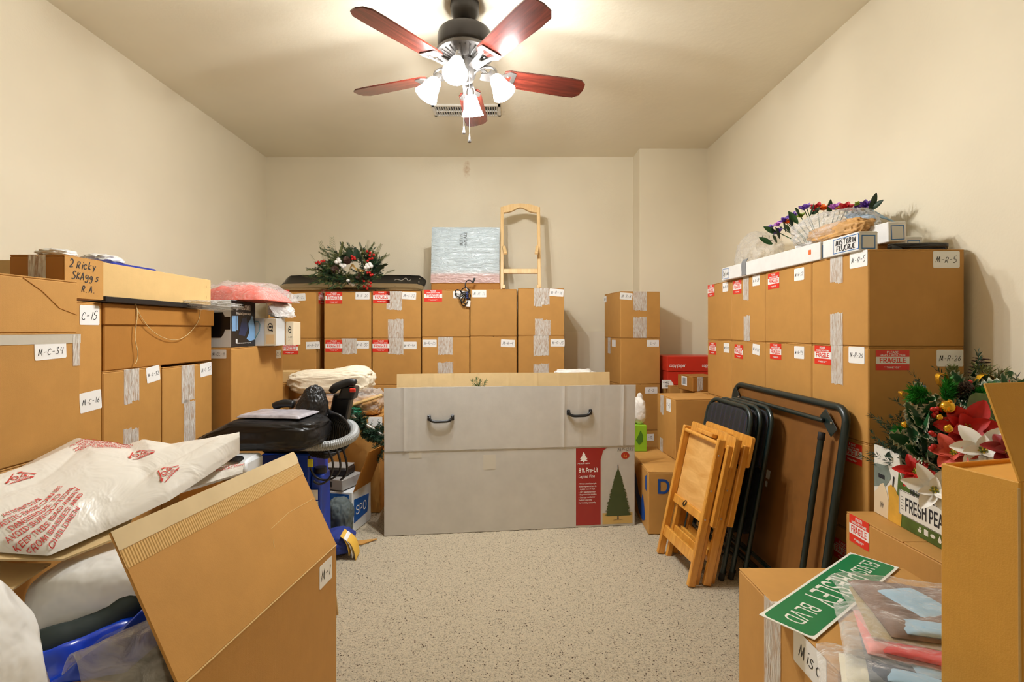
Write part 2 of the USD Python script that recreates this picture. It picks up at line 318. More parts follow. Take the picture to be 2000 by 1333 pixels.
def carton(label, loc, size, rz=0, seam='y', marks=(), mat='kraft', name='carton', category='box', group=None, flaps=True, seed=0, bev=.004):
    """A closed corrugated carton: body, two top flaps meeting at a seam, labels, stickers and tape where the photograph has them."""
    w, d, h = size; t = thing(name, label, category, loc, rz, group); gap, ft = .003, .005
    if flaps:
        part(t, 'body', cbox(w, d, h - ft, bev), mat)
        for s in (-1, 1):
            fw, fd = ((w - gap) / 2, d) if seam == 'y' else (w, (d - gap) / 2)
            off = (s * (fw + gap) / 2, 0, h - ft) if seam == 'y' else (0, s * (fd + gap) / 2, h - ft)
            part(t, 'flap', moved(cbox(fw - .002, fd - .002, ft, .0015), off), mat)
    else: part(t, 'body', cbox(w, d, h, bev), mat)
    for i, m in enumerate(marks):
        kind, f, px, py = m[:4]; fr = face(size, f); u, v = hit(loc, rz, size, f, px, py)
        if kind == 'L': paper_label(t, fr, u, v, m[4], m[5], m[6], m[7] if len(m) > 7 else 0)
        elif kind == 'F': fragile(t, fr, u, v, m[4], m[5], m[6] if len(m) > 6 else 0)
        elif kind == 'T': tape_strips(t, fr, u, h - m[5] / 2, m[4], m[5], seed=i + seed)
        elif kind == 'B': tape_strips(t, fr, u, m[5] / 2, m[4], m[5], seed=i + seed + 5, up_end=True)
    return t

# looks
KRAFT = S(195, 145, 78)
card('kraft', KRAFT); card('kraft_dark', S(172, 118, 52)); card('kraft_pale', S(214, 180, 122)); card('kraft_inner', S(216, 188, 138)); card('grey_board', S(198, 195, 189)); card('white_board', S(232, 232, 230))
painted_wall('wall_paint', S(231, 221, 197), 90, .16); painted_wall('wall_paint_stained', S(231, 221, 197), 90, .16, True); painted_wall('ceiling_paint', S(236, 228, 206), 26, .35)
plain('label_paper', S(238, 238, 236), .55); plain('ink', S(40, 40, 44), .6); plain('sticker_red', S(222, 52, 34), .45)
plain('bronze', S(52, 48, 46), .38, .6, bump=.1, bscale=80); plain('bronze_pewter', S(120, 116, 112), .32, .85); plain('vent_white', S(225, 222, 212), .5)
wood('mahogany', S(58, 20, 16), S(112, 44, 32), .26, 3, (1.2, 16, 16), .5); wood('pine', S(226, 186, 126), S(240, 210, 158), .45, 3, (14, 14, 1.2)); wood('honey_pine', S(196, 128, 40), S(228, 168, 74), .34, 3, (14, 14, 1.5), .3); wood('plywood', S(206, 150, 76), S(232, 184, 112), .4, 4, (5, 1.2, 5), .2)
plain('chain_metal', S(200, 198, 190), .3, .9); glow('bulb_glow', LAMP_COLOR, BULB)
RECIPES['shade_glow'] = lambda n: usdkit.material(stage, '/World/Looks/' + n, {'e': ('emission', {'color': LAMP_COLOR, 'strength': LAMP}), 't': ('transparent_bsdf', {'color': (1, 1, 1)}), 'm': ('mix_closure', {'fac': .45})},
    [('t.BSDF', 'm.closure1'), ('e.emission', 'm.closure2')], surface='m.closure')
RECIPES['packing_tape'] = None
def _tape(n):
    nodes = {'tc': ('texture_coordinate', {}), 'mp': ('mapping', {'scale': (1, 1, .12)}), 'bn': ('noise_texture', {'scale': 150.0, 'detail': 4.0, 'distortion': 1.5}), 'b': ('bump', {'strength': .7, 'distance': .004}),
             'r': ('rgb_ramp', {'ramp': [(.38, (.16,) * 3), (.62, (.80,) * 3)]}), 't': ('transparent_bsdf', {'color': (.96, .93, .88)}),
             'p': ('principled_bsdf', {'base_color': S(240, 238, 232), 'roughness': .3, 'specular_ior_level': .8}), 'm': ('mix_closure', {})}
    links = [('tc.object', 'mp.vector'), ('mp.vector', 'bn.vector'), ('bn.fac', 'b.height'), ('b.normal', 'p.normal'), ('bn.fac', 'r.fac'), ('r.color', 'm.fac'), ('t.BSDF', 'm.closure1'), ('p.BSDF', 'm.closure2')]
    return usdkit.material(stage, '/World/Looks/' + n, nodes, links, surface='m.closure')
RECIPES['packing_tape'] = _tape
def _carpet(n):
    base = S(212, 197, 168)
    nodes = {'g': ('geometry', {}), 'n': ('noise_texture', {'scale': 150.0, 'detail': 5.0, 'roughness': .7}), 'r': ('rgb_ramp', {'ramp': [(.32, tuple(c * .42 for c in base)), (.5, base), (.75, tuple(min(1, c * 1.12) for c in base))]}),
             'v': ('voronoi_texture', {'scale': 85.0, 'randomness': 1.0}), 'vn': ('noise_texture', {'scale': 34.0, 'detail': 3.0}), 'vm': ('math', {'math_type': 'multiply_add', 'value2': -.55}),
             'vr': ('rgb_ramp', {'ramp': [(.0, (1, 1, 1)), (.10, (.95, .95, .95)), (.20, (0, 0, 0))]}), 'ad': ('math', {'math_type': 'multiply_add', 'value2': -.62, 'value3': .285}),
             'mx': ('mix', {'mix_type': 'mix', 'color2': S(80, 58, 32)}),
             'b': ('bump', {'strength': 1.0, 'distance': .010}), 'p': ('principled_bsdf', {'roughness': .95, 'specular_ior_level': .1, 'sheen_weight': .15})}
    # dark flecks: voronoi cell centres, kept only where a coarser noise is high
    links = [('g.position', 'n.vector'), ('n.fac', 'r.fac'), ('g.position', 'v.vector'), ('g.position', 'vn.vector'), ('vn.fac', 'ad.value1'), ('v.distance', 'add.value1'), ('ad.value', 'add.value2'), ('add.value', 'vr.fac'),
             ('vr.color', 'mx.fac'), ('r.color', 'mx.color1'), ('mx.color', 'p.base_color'), ('n.fac', 'b.height'), ('b.normal', 'p.normal')]
    nodes.pop('vm'); nodes['add'] = ('math', {'math_type': 'add'})
    return usdkit.material(stage, '/World/Looks/' + n, nodes, links, surface='p.BSDF')
RECIPES['carpet'] = _carpet

# ---------------------------------------------------------------- the room
def slab(x0, x1, y0, y1, z0, z1): return cube(x1 - x0, y1 - y0, z1 - z0, ((x0 + x1) / 2, (y0 + y1) / 2, (z0 + z1) / 2))
T_ = .12
gx = np.unique(np.r_[ROOM_X0 - T_, np.arange(-1.0, 1.25, .0065), ROOM_X1 + T_]); gy = np.unique(np.r_[ROOM_Y0 - T_, np.arange(1.3, 3.35, .0065), ROOM_Y1 + T_])
GX, GY = np.meshgrid(gx, gy, indexing='ij'); q = np.stack([GX, GY, 0 * GX], -1)
pile = -.005 * np.clip(meshkit.fbm(q * 75, 2, 3) * 1.5 - .25, 0, 1); pile[0] = pile[-1] = 0; pile[:, 0] = pile[:, -1] = 0
struct('floor', grid(np.stack([GX, GY, pile], -1)), 'carpet', True)
struct('ceiling', slab(ROOM_X0 - T_, ROOM_X1 + T_, ROOM_Y0 - T_, ROOM_Y1 + T_, ROOM_H, ROOM_H + T_), 'ceiling_paint')
struct('wall_left', slab(ROOM_X0 - T_, ROOM_X0, ROOM_Y0 - T_, ROOM_Y1 + T_, -.02, ROOM_H), 'wall_paint')
struct('wall_right', slab(ROOM_X1, ROOM_X1 + T_, ROOM_Y0 - T_, ROOM_Y1 + T_, -.02, ROOM_H), 'wall_paint')
struct('wall_back', slab(ROOM_X0, ROOM_X1, ROOM_Y1, ROOM_Y1 + T_, -.02, ROOM_H), 'wall_paint_stained')
struct('wall_front', slab(ROOM_X0, ROOM_X1, ROOM_Y0 - T_, ROOM_Y0, -.02, ROOM_H), 'wall_paint')
struct('wall_chase', slab(1.227, ROOM_X1, 4.70, ROOM_Y1, -.02, ROOM_H), 'wall_paint')
bb = lambda *a: cube(a[1] - a[0], a[3] - a[2], .09, ((a[0] + a[1]) / 2, (a[2] + a[3]) / 2, .045))
plain('trim_paint', S(236, 226, 204), .45)
struct('baseboard_left', bb(ROOM_X0, ROOM_X0 + .014, ROOM_Y0, ROOM_Y1), 'trim_paint'); struct('baseboard_right', bb(ROOM_X1 - .014, ROOM_X1, ROOM_Y0, 4.70), 'trim_paint')
struct('baseboard_back', bb(ROOM_X0, 1.227, ROOM_Y1 - .014, ROOM_Y1), 'trim_paint'); struct('baseboard_front', bb(ROOM_X0, ROOM_X1, ROOM_Y0, ROOM_Y0 + .014), 'trim_paint')

# ---------------------------------------------------------------- ceiling: fan and vent
t = thing('ceiling_vent', 'white metal air register in the ceiling behind the fan', 'vent', (-.32, 3.87, ROOM_H))
fr_ = cat([cube(.52, .02, .012, (0, s * .085, -.006)) for s in (-1, 1)] + [cube(.02, .19, .012, (s * .25, 0, -.006)) for s in (-1, 1)])
part(t, 'frame', fr_, 'vent_white'); part(t, 'backing', cube(.48, .15, .004, (0, 0, -.0021)), 'ink')
for k in range(26): part(t, 'louvre', moved(cube(.003, .15, .013), (-.232 + k * .0186, 0, -.010), ry=28), 'vent_white')
part(t, 'divider', cube(.48, .006, .014, (0, 0, -.009)), 'vent_white')

fx, fy = -.227, 2.61
t = thing('ceiling_fan', 'dark bronze ceiling fan with five mahogany blades and four lit lamps', 'ceiling fan', (fx, fy, ROOM_H))
Z = lambda z: z - ROOM_H
part(t, 'canopy', lathe([(0, 0), (.074, 0), (.076, -.02), (.072, -.06), (.05, -.095), (.03, -.11), (0, -.11)]), 'bronze', 40)
part(t, 'downrod', lathe([(0, -.10), (.016, -.10), (.016, -.15), (0, -.15)], 16), 'bronze', 40)
part(t, 'rod_collar', lathe([(0, -.105), (.033, -.105), (.036, -.125), (.028, -.14), (0, -.14)], 24), 'bronze', 40)
part(t, 'motor_housing', lathe([(0, -.135), (.05, -.137), (.115, -.145), (.136, -.160), (.140, -.175), (.140, -.235), (.132, -.25), (0, -.25)], 48), 'bronze', 30)
part(t, 'housing_rim', lathe([(.10, -.25), (.136, -.25), (.15, -.262), (.148, -.275), (.12, -.285), (.07, -.30), (0, -.30)], 48), 'bronze_pewter', 30)
for k in range(30):
    a = k * 12; part(t, 'vent_rib', moved(hullbar((.075, 0, -.301), (.135, 0, -.285), .005, .006), rz=a), 'bronze_pewter')
part(t, 'switch_housing', lathe([(0, -.295), (.055, -.295), (.06, -.32), (.058, -.37), (.046, -.40), (.02, -.415), (0, -.42)], 32), 'bronze_pewter', 35)
outline = Polygon([(.205, -.05), (.23, -.062), (.56, -.073), (.63, -.07), (.66, -.045), (.668, 0), (.66, .045), (.63, .07), (.56, .073), (.23, .062), (.205, .05)]).buffer(.008).buffer(-.008)
iron = unary_union([Polygon([(.09, -.02), (.20, -.03), (.235, -.055), (.26, -.05), (.262, .05), (.235, .055), (.20, .03), (.09, .02)]).buffer(.006), ]).difference(Polygon([(.16, -.008), (.215, -.02), (.245, -.032), (.245, .032), (.215, .02), (.16, .008)]))
for k in range(5):
    a = 16 + 72 * k
    b = prism(outline, .007); b.apply_translation((0, 0, -.0035))
    part(t, 'blade', b, 'mahogany', loc=(0, 0, Z(2.578)), rot=(-12, 0, a), label=None)
    i_ = prism(iron, .005); i_.apply_translation((0, 0, -.0095))
    p_ = part(t, 'blade_iron', i_, 'bronze_pewter', loc=(0, 0, Z(2.578)), rot=(-12, 0, a))
    part(t, 'iron_arm', hullbar((.06, 0, 0), (.14, 0, -.055), .03, .008), 'bronze_pewter', loc=(0, 0, Z(2.63)), rot=(0, 0, a))
    for sx, sy in ((.225, .025), (.225, -.025), (.2, 0)):
        part(p_, 'screw', moved(lathe([(0, 0), (.005, 0), (.004, -.003), (0, -.003)], 10), (sx, sy, -.0095)), 'chain_metal')
for k, (dx, dy, dz) in enumerate(((-.02, -.235, 2.487), (-.168, -.04, 2.482), (.181, -.06, 2.485), (.024, .16, 2.482))):
    ang = math.degrees(math.atan2(dy, dx)); r = math.hypot(dx, dy)
    arm = tube(curve([(.04, 0, Z(2.555)), (.09, 0, Z(2.585)), (r - .03, 0, Z(2.575)), (r - .018, 0, Z(dz) + .045)], 14), .007, 8)
    part(t, 'light_arm', moved(arm, rz=ang), 'bronze_pewter', True)
    tilt = 30
    prof = [(.020, .055), (.027, .05), (.034, .035), (.040, .01), (.048, -.02), (.058, -.045), (.062, -.055)]
    sh = lathe(prof + [(a_ - .003, b_) for a_, b_ in prof[::-1]], 20)
    part(t, 'lamp_shade', sh, 'shade_glow', True, loc=(dx, dy, Z(dz)), rot=(0, -tilt, ang), label='glowing frosted glass shade')
    part(t, 'socket', lathe([(0, .085), (.017, .085), (.021, .07), (.021, .05), (0, .05)], 16), 'bronze_pewter', 30, loc=(dx, dy, Z(dz)), rot=(0, -tilt, ang))
    bu = trimesh.creation.icosphere(subdivisions=2, radius=.022); bu.apply_scale((1, 1, 1.3)); bu.apply_translation((0, 0, -.030))
    part(t, 'bulb', bu, 'bulb_glow', True, loc=(dx, dy, Z(dz)), rot=(0, -tilt, ang))
for cx_, cy_, zb in ((-.194 - fx, 2.50 - fy, 2.185), (-.228 - fx, 2.57 - fy, 2.255)):
    ch = part(t, 'pull_chain', tube([(cx_, cy_, Z(2.53)), (cx_, cy_, Z(zb + .03))], .0016, 6), 'chain_metal')
    part(ch, 'chain_pull', moved(lathe([(0, .045), (.003, .043), (.005, .025), (.009, .008), (.008, .0), (0, -.003)], 14), (cx_, cy_, Z(zb - .01))), 'bronze_pewter', 40)

# ---------------------------------------------------------------- cartons along the right wall: four columns, four high
XR, YC, RH = 1.444, [2.01, 2.39, 2.82, 3.246, 3.638], .3912
F1, L1 = (.115, .085), (.085, .062)
right = {(0, 3): ('kraft carton with two M-R-5 labels, topmost and nearest of the right stack', [('L', 'left', 1677, 507, .105, .066, 'M-R-5'), ('L', 'front', 1848, 507, .107, .067, 'M-R-5'), ('T', 'left', 1634, 520, .085, .12), ('B', 'left', 1634, 640, .085, .15)]),
    (1, 3): ('kraft carton labelled M-R-32 in the top row by the right wall', [('F', 'left', 1511, 549, *F1), ('L', 'left', 1561, 536, *L1, 'M-R-32')]),
    (2, 3): ('taped kraft carton labelled M-R-29 in the top row by the right wall', [('F', 'left', 1440, 561, *F1), ('T', 'left', 1457, 560, .075, .15), ('B', 'left', 1459, 650, .08, .17), ('L', 'left', 1477, 548, *L1, 'M-R-29')]),
    (3, 3): ('kraft carton labelled M-R-17, farthest in the top row by the right wall', [('F', 'left', 1389, 568, *F1), ('L', 'left', 1417, 561, *L1, 'M-R-17')]),
    (0, 2): ('kraft carton with two M-R-26 labels under the nearest top right carton', [('F', 'left', 1607, 694, .12, .085), ('T', 'left', 1635, 700, .08, .19), ('B', 'left', 1634, 840, .075, .12), ('L', 'left', 1673, 694, .095, .07, 'M-R-26'), ('F', 'front', 1743, 704, .134, .08), ('L', 'front', 1855, 700, .107, .067, 'M-R-26')]),
    (1, 2): ('kraft carton labelled M-R-45 in the second row by the right wall', [('F', 'left', 1515, 687, *F1), ('L', 'left', 1561, 689, *L1, 'M-R-45')]),
    (2, 2): ('kraft carton labelled M-R-21 in the second row by the right wall', [('F', 'left', 1443, 687, *F1, -3), ('L', 'left', 1477, 683, *L1, 'M-R-21', -4)]),
    (3, 2): ('kraft carton labelled M-R-40, farthest in the second row by the right wall', [('F', 'left', 1392, 681, *F1), ('L', 'left', 1419, 680, *L1, 'M-R-40')]),
    (0, 1): ('kraft carton with curling fragile sticker just behind the green card table', [('F', 'left', 1665, 885, .115, .085)]),
    (0, 0): ('kraft carton at the floor behind the fragile-stickered carton under the fruit tray', [('F', 'left', 1646, 1078, .115, .085)])}
for (c, r), (lab, marks) in right.items():
    carton(lab, (XR + .193, (YC[c] + YC[c + 1]) / 2, r * RH), (.386, YC[c + 1] - YC[c] - .005, RH - .001), 0, 'x', marks, seed=c * 4 + r)
for c in (1, 2, 3):
    for r in (0, 1):
        carton('plain kraft carton in the lower rows hidden behind the folded card table', (XR + .193, (YC[c] + YC[c + 1]) / 2, r * RH), (.386, YC[c + 1] - YC[c] - .005, RH - .001), 0, 'x', group='hidden cartons low by the right wall')

# ---------------------------------------------------------------- cartons along the back wall: six columns, four high
YB = 4.20
bx = [(-2.011, -1.611, .390), (-1.543, -1.150, .390), (-1.139, -.733, .3915), (-.724, -.327, .3945), (-.320, .069, .396), (.081, .467, .398)]
FB, LB = (.140, .100), (.118, .062)
back = {(0, 3): ('kraft carton labelled M-R-31, leftmost in the top row at the back wall', [('F', 'front', 549, 578, *FB), ('L', 'front', 583, 581, *LB, 'M-R-31', 3), ('F', 'right', 628, 583, *FB)]),
    (1, 3): ('kraft carton labelled M-R-20 below the left part of the wreath', [('F', 'front', 652, 582, *FB), ('L', 'front', 708, 578, *LB, 'M-R-20')]),
    (2, 3): ('taped kraft carton labelled M-1-72 under the right end of the black deflector', [('F', 'front', 745, 581, *FB), ('T', 'front', 770, 590, .13, .165), ('B', 'front', 773, 645, .13, .175), ('L', 'front', 799, 578, *LB, 'M-1-72', -4)]),
    (3, 3): ('kraft carton with fragile sticker beneath the plastic-wrapped package', [('F', 'front', 846, 578, .15, .10), ('L', 'front', 899, 576, *LB, 'M-R-9')]),
    (4, 3): ('kraft carton labelled M-R-11 beneath the pale pine rack', [('L', 'front', 936, 574, *LB, 'M-R-11')]),
    (5, 3): ('taped kraft carton labelled M-R-16, rightmost in the top row of six', [('T', 'front', 1058, 580, .13, .155), ('B', 'front', 1060, 640, .13, .15), ('L', 'front', 1087, 572, *LB, 'M-R-16', -4)]),
    (0, 2): ('kraft carton labelled M-R-24, leftmost in the second row at the back wall', [('F', 'front', 566, 681, *FB), ('L', 'front', 611, 675, *LB, 'M-R-24', 2)]),
    (1, 2): ('kraft carton labelled M-R-35 in the second row at the back wall', [('F', 'front', 652, 676, *FB), ('T', 'front', 682, 680, .13, .145), ('L', 'front', 707, 674, *LB, 'M-R-35')]),
    (2, 2): ('kraft carton labelled M-R-46 in the second row at the back wall', [('F', 'front', 744, 676, *FB), ('T', 'front', 773, 680, .13, .145), ('L', 'front', 800, 675, *LB, 'M-R-46')]),
    (3, 2): ('kraft carton labelled M-R-10 in the second row at the back wall', [('L', 'front', 839, 671, *LB, 'M-R-10'), ('T', 'front', 870, 680, .12, .15), ('B', 'front', 870, 720, .13, .2)]),
    (4, 2): ('kraft carton labelled M-R-4 in the second row at the back wall', [('L', 'front', 992, 671, *LB, 'M-R-4', -3)]),
    (5, 2): ('kraft carton labelled M-R-13 in the second row, rightmost of the six', [('T', 'front', 1057, 680, .13, .17), ('B', 'front', 1057, 720, .13, .18), ('L', 'front', 1089, 670, *LB, 'M-R-13')])}
for c, (x0, x1, h) in enumerate(bx):
    for r in range(4):
        lab, marks = back.get((c, r), ('plain kraft carton in the lower rows at the back wall hidden behind the tree box', []))
        carton(lab, ((x0 + x1) / 2, YB + .2, r * h), (x1 - x0, .40, h - .001), 0, 'y', marks, group=None if (c, r) in back else 'hidden cartons low at the back wall', seed=c * 4 + r)

# the separate stack at the foot of the chase, turned a little
LS = (1.085, 4.43)
Ls = [('kraft carton labelled L-3 on the floor under the separate back stack', .0, .392, [('L', 'front', 1267, 855, .10, .06, 'L-3')]),
      ('kraft carton labelled L-2, third from the top of the separate back stack', .392, .391, [('L', 'front', 1272, 763, .11, .055, 'L-2')]),
      ('kraft carton labelled L-1, second from the top of the separate back stack', .783, .391, [('L', 'front', 1275, 671, .11, .058, 'L-1'), ('L', 'left', 1199, 671, .09, .06, ''), ('T', 'left', 1190, 680, .07, .15)]),
      ('taped kraft carton labelled M-R-8 on top of the separate back stack', 1.174, .393, [('L', 'front', 1223, 579, .11, .058, 'M-R-8', -4), ('T', 'front', 1250, 590, .125, .17), ('B', 'front', 1250, 640, .12, .195), ('L', 'left', 1182, 585, .07, .055, 'R-8')])]
for lab, z, h, marks in Ls: carton(lab, (*LS, z), (.352, .39, h - .001), 9, 'y', marks, seed=int(z * 10))

# the corner between: hidden supports, red paper boxes, a small parcel
for k, (x, y, w_) in enumerate(((1.60, 3.86, .42), (1.58, 4.32, .50))):
    for r in (0, 1): carton('plain kraft carton in the back right corner beneath the red paper box', (x, y, r * .39), (w_, .40 if k == 0 else .36, .389), 0, 'y', group='hidden cartons in the back right corner')
plain('paper_box_red', S(205, 52, 34), .4); plain('white_print', S(240, 238, 234), .5); plain('black_print', S(28, 28, 30), .5)
sz = (.44, .30, .24); loc = (1.545, 4.33, .78)
t = thing('copy_paper_box', 'red copy paper box with a lift-off lid in the back right corner', 'box', loc)
part(t, 'body', cbox(.43, .29, .22, .003), 'paper_box_red'); part(t, 'lid', moved(cbox(.446, .306, .125, .004), (0, 0, .115)), 'paper_box_red')
fr = face((.446, .306, .24), 'front')
u, v = hit(loc, 0, (.446, .306, .24), 'front', 1323, 716); put(t, 'lettering', fit_text('copy paper', .135, .026, True), 'white_print', fr, u, v, .001)
u, v = hit(loc, 0, (.446, .306, .24), 'front', 1378, 716); put(t, 'lettering', fit_text('copy', .06, .026, True), 'white_print', fr, u, v, .001)
fr = face((.43, .29, .22), 'front'); u, v = hit(loc, 0, (.43, .29, .22), 'front', 1303, 751)
a = put(t, 'arrow_label', prism(Polygon([(-.045, -.035), (.03, -.035), (.055, 0), (.03, .035), (-.045, .035)]), .0006), 'white_print', fr, u, v)
put(a, 'lettering', cat([moved(fit_text('+ 40', .05, .016, True), (-.01, .014, 0)), moved(fit_text('+ 20', .05, .016, True), (-.01, -.014, 0))]), 'black_print', fr, u, v, .0014)
loc = (1.46, 3.86, .78); sz = (.22, .22, .112)
t = carton('small taped kraft parcel with a barcode in front of the red paper box', loc, sz, 10, 'y', [('T', 'front', 1367, 745, .05, .11)], mat='kraft_dark')
fr = face(sz, 'left'); u, v = .10, .07; l = put(t, 'barcode_label', prism(sbox(-.04, -.035, .04, .035), .0005), 'label_paper', fr, u, v)
put(l, 'barcode', cat([prism(sbox(-.03 + .0045 * k, -.025, -.03 + .0045 * k + (.0012 if k % 3 else .0026), .025), .0003) for k in range(14)]), 'ink', fr, u, v, .0013)

# ---------------------------------------------------------------- middle right: fruit carton, carton on it
plain('print_blue', S(22, 76, 158), .5)
loc, sz, rz = (1.10, 3.36, 0), (.47, .66, .38), -3
t = carton('kraft fruit carton with blue print standing on the carpet beside the tree box', loc, sz, rz, 'y', [], mat='kraft')
fr = face(sz, 'front'); put(t, 'blue_lettering', moved(fit_text('DO', .155, .085, True), (0, 0, 0)), 'print_blue', fr, .135, .292, .001)
fr = face(sz, 'left'); put(t, 'blue_swoosh', prism(Polygon([(-.20, .08), (-.13, .03), (-.07, -.04), (.02, -.06), (.06, -.01), (.10, -.08), (.12, -.14), (.05, -.17), (-.06, -.15), (-.15, -.09), (-.20, -.02)]).buffer(.006), .0005), 'print_blue', fr, .45, .20, .001)
put(t, 'blue_swoosh', prism(Polygon([(-.02, -.05), (.02, -.05), (.02, .05), (-.02, .03)]), .0005), 'print_blue', fr, .60, .30, .001)
loc, rz = (1.257, 3.485, .381), 4
carton('kraft carton labelled E-1 resting on the fruit carton', loc, (.335, .33, .40), rz, 'x', [('L', 'left', 1306, 792, .075, .085, 'E-1'), ('T', 'left', 1293, 790, .06, .14), ('B', 'left', 1292, 860, .055, .10)], seed=3)
plain('lime_card', S(140, 190, 40), .5); plain('lime_dark', S(70, 120, 30), .5)
loc = (.936, 3.605, .381); t = thing('green_gift_box', 'small lime green box with a leaf print beside the tree box', 'box', loc)
part(t, 'body', cbox(.085, .12, .185, .003), 'lime_card'); fr = face((.085, .12, .185), 'front')
put(t, 'leaf_print', prism(Polygon([(-.03, -.02), (-.01, .02), (.0, .045), (.015, .01), (.01, -.03), (-.01, -.05)]).buffer(.003), .0005), 'lime_dark', fr, .04, .10, .001)
plain('white_poly', S(236, 234, 228), .35, bump=.5, bscale=22, bdist=.016); film('clear_wrap', body=.28)
m = blob(.10, .12, .19, 5, .16, 3, .8, 3)
t = thing('white_plastic_bag', 'small knotted white plastic bag on top of the lime green box', 'bag', (.935, 3.61, .567)); part(t, 'bag', m, 'white_poly', True); part(t, 'knot', moved(blob(.04, .03, .06, 6, .3, 4, .8, 2), (0.01, 0, .16)), 'white_poly', True)

# ---------------------------------------------------------------- tree box in the middle
A = math.atan2(.175, 1.552); loc = np.array([.028 - .2 * math.sin(A), 3.10 + .2 * math.cos(A), 0]); loc[:2] = (np.array([-.748, 3.015]) + np.array([.804, 3.19])) / 2 + .2 * np.array([-math.sin(A), math.cos(A)])
W, D, H = 1.56, .40, .505; rz = math.degrees(A)
t = thing('tree_box', 'long grey-white tree carton with raised handled flap and red printed panel', 'box', loc, rz)
th = .005
part(t, 'front_panel', cbox(W, th, H, .0015).apply_translation((0, -D / 2 + th / 2, 0)), 'grey_board'); part(t, 'back_panel', cbox(W, th, H, .0015).apply_translation((0, D / 2 - th / 2, 0)), 'kraft_pale')
for s in (-1, 1): part(t, 'end_panel', cbox(th, D - 2 * th, H, .0015).apply_translation((s * (W / 2 - th / 2), 0, 0)), 'kraft_pale')
part(t, 'bottom_panel', cube(W - 2 * th, D - 2 * th, th, (0, 0, th / 2 + .001)), 'kraft_pale')
FH = .385                                              # raised flaps: front one white outside, rear one brown inside with creases
def flap_sheet(w, h, y0, lean, seed, creases=()):
    u, v = np.meshgrid(np.linspace(-w / 2, w / 2, 120), np.linspace(0, h, 16), indexing='ij')
    dy = lean * v / h + .012 * fb(np.stack([u, v * 0, 0 * u], -1), 2.5, seed) * (v / h) ** 1.0
    for c in creases: dy -= .004 * np.exp(-((u - c) / .006) ** 2)
    top = v + .012 * fb(np.stack([u, 0 * u, 0 * u + 3], -1), 3, seed) * (v / h)
    return shell(np.stack([u, y0 + dy, H + .004 + top], -1)[:, ::-1], .004)
f_ = part(t, 'front_flap', flap_sheet(W - .004, FH, -D / 2, -.02, 4, (-.66, -.60, .32, .42, .55, .70)), 'grey_board', 30)
part(t, 'rear_flap', flap_sheet(W - .06, FH + .045, D / 2 + .004, .02, 8, (-.62, -.50, -.36, -.18, .02, .22, .38, .52, .63)), 'kraft_inner', 30)
part(t, 'hinge_fold', tube([(-W / 2 + .002, -D / 2 + .001, H + .001), (W / 2 - .002, -D / 2 + .001, H + .001)], .0045, 6), 'grey_board')
plain('black_plastic', S(22, 22, 24), .4); plain('tree_red', S(150, 34, 30), .45); plain('pine_print', S(62, 74, 36), .6); plain('sand_print', S(196, 164, 96), .55); plain('tape_grey', S(196, 190, 176), .35, bump=.2, bscale=60)
for px, py in ((861, 819), (1131, 808)):
    e = np.array([0, 0, EYE]); d = at(px, py, 1) - e; n = np.array([math.sin(A), -math.cos(A), 0]); o = loc + (-D / 2 - .012) * np.array([-math.sin(A), math.cos(A), 0])
    p = e + d * (((o - e) @ n) / (d @ n)) - loc; x = p[0] * math.cos(A) + p[1] * math.sin(A); z = p[2]; y = -D / 2 - .024
    hp = curve([(x - .072, y, z + .016), (x - .06, y - .004, z - .004), (x, y - .010, z - .012), (x + .06, y - .004, z - .002), (x + .072, y, z + .018)], 20)
    h_ = part(t, 'handle', tube(hp, .0085, 8), 'black_plastic', True)
    for s in (-1, 1): part(h_, 'handle_end', cbox(.02, .012, .034, .003).apply_translation((x + s * .070, y + .003, z - .008)), 'black_plastic')
fr = face((W, D, H), 'front'); xf = lambda px, py: hit(loc, rz, (W, D, H), 'front', px, py)
(u0, v0), (u1, v1) = xf(1125, 880), xf(1173, 1027); ub, vb = xf(1126, 1029)
band = Polygon([(u0, .497), (xf(1186, 872)[0], .497), (xf(1178, 878)[0], .48), (xf(1173, 900)[0], .42), (u1, .012), (u0, .012)])
p_ = part(t, 'red_panel', onto(prism(band, .0006), np.array(fr[0]) + (0, -.0006, 0), *[np.array(a, float) for a in fr[1:]]), 'tree_red')
def prt(par, name, mesh, mat, px, py, lift=.0016, rot=0): put(par, name, mesh, mat, fr, *xf(px, py), lift, rot)
prt(p_, 'lettering', fit_text('8 ft. Pre-Lit', .122, .026, True), 'white_print', 1149, 918.5)
it = text('Laguna Pine', .017); it.vertices[:, 0] += it.vertices[:, 1] * .2; it.apply_scale((.105 / it.extents[0], 1, 1)); prt(p_, 'lettering', it, 'white_print', 1146, 931.5)
prt(p_, 'lettering', fit_text('PREMIUM TREES', .075, .007), 'white_print', 1140, 906)
for k, s in enumerate(('• 700 Multi color miniature lights', '• Mountain king needle and branch tips', '• 1,212 branch tips', '• 60" Base diameter', '• Hinged branches assembly', '• Storage container', 'Indoor use only', 'For holiday use only')):
    m = text(s, .0085); k_ = min(1, .115 / m.extents[0]); m.apply_scale((k_, 1, 1)); m.apply_translation((m.extents[0] / 2, 0, 0)); prt(p_, 'lettering', m, 'white_print', 1130, 946 + k * 5.3)
def tri_tree(w, h, seed, n=7):
    r = random.Random(seed); L, R = [], []
    for k in range(n * 4 + 1):
        f = k / (n * 4); ww = w / 2 * (1 - f) ** .8 * (1.0 if k % 2 else .82) * r.uniform(.88, 1.06); L.append((-ww, f * h)); R.append((ww, f * h))
    return Polygon(L + R[::-1]).buffer(0)
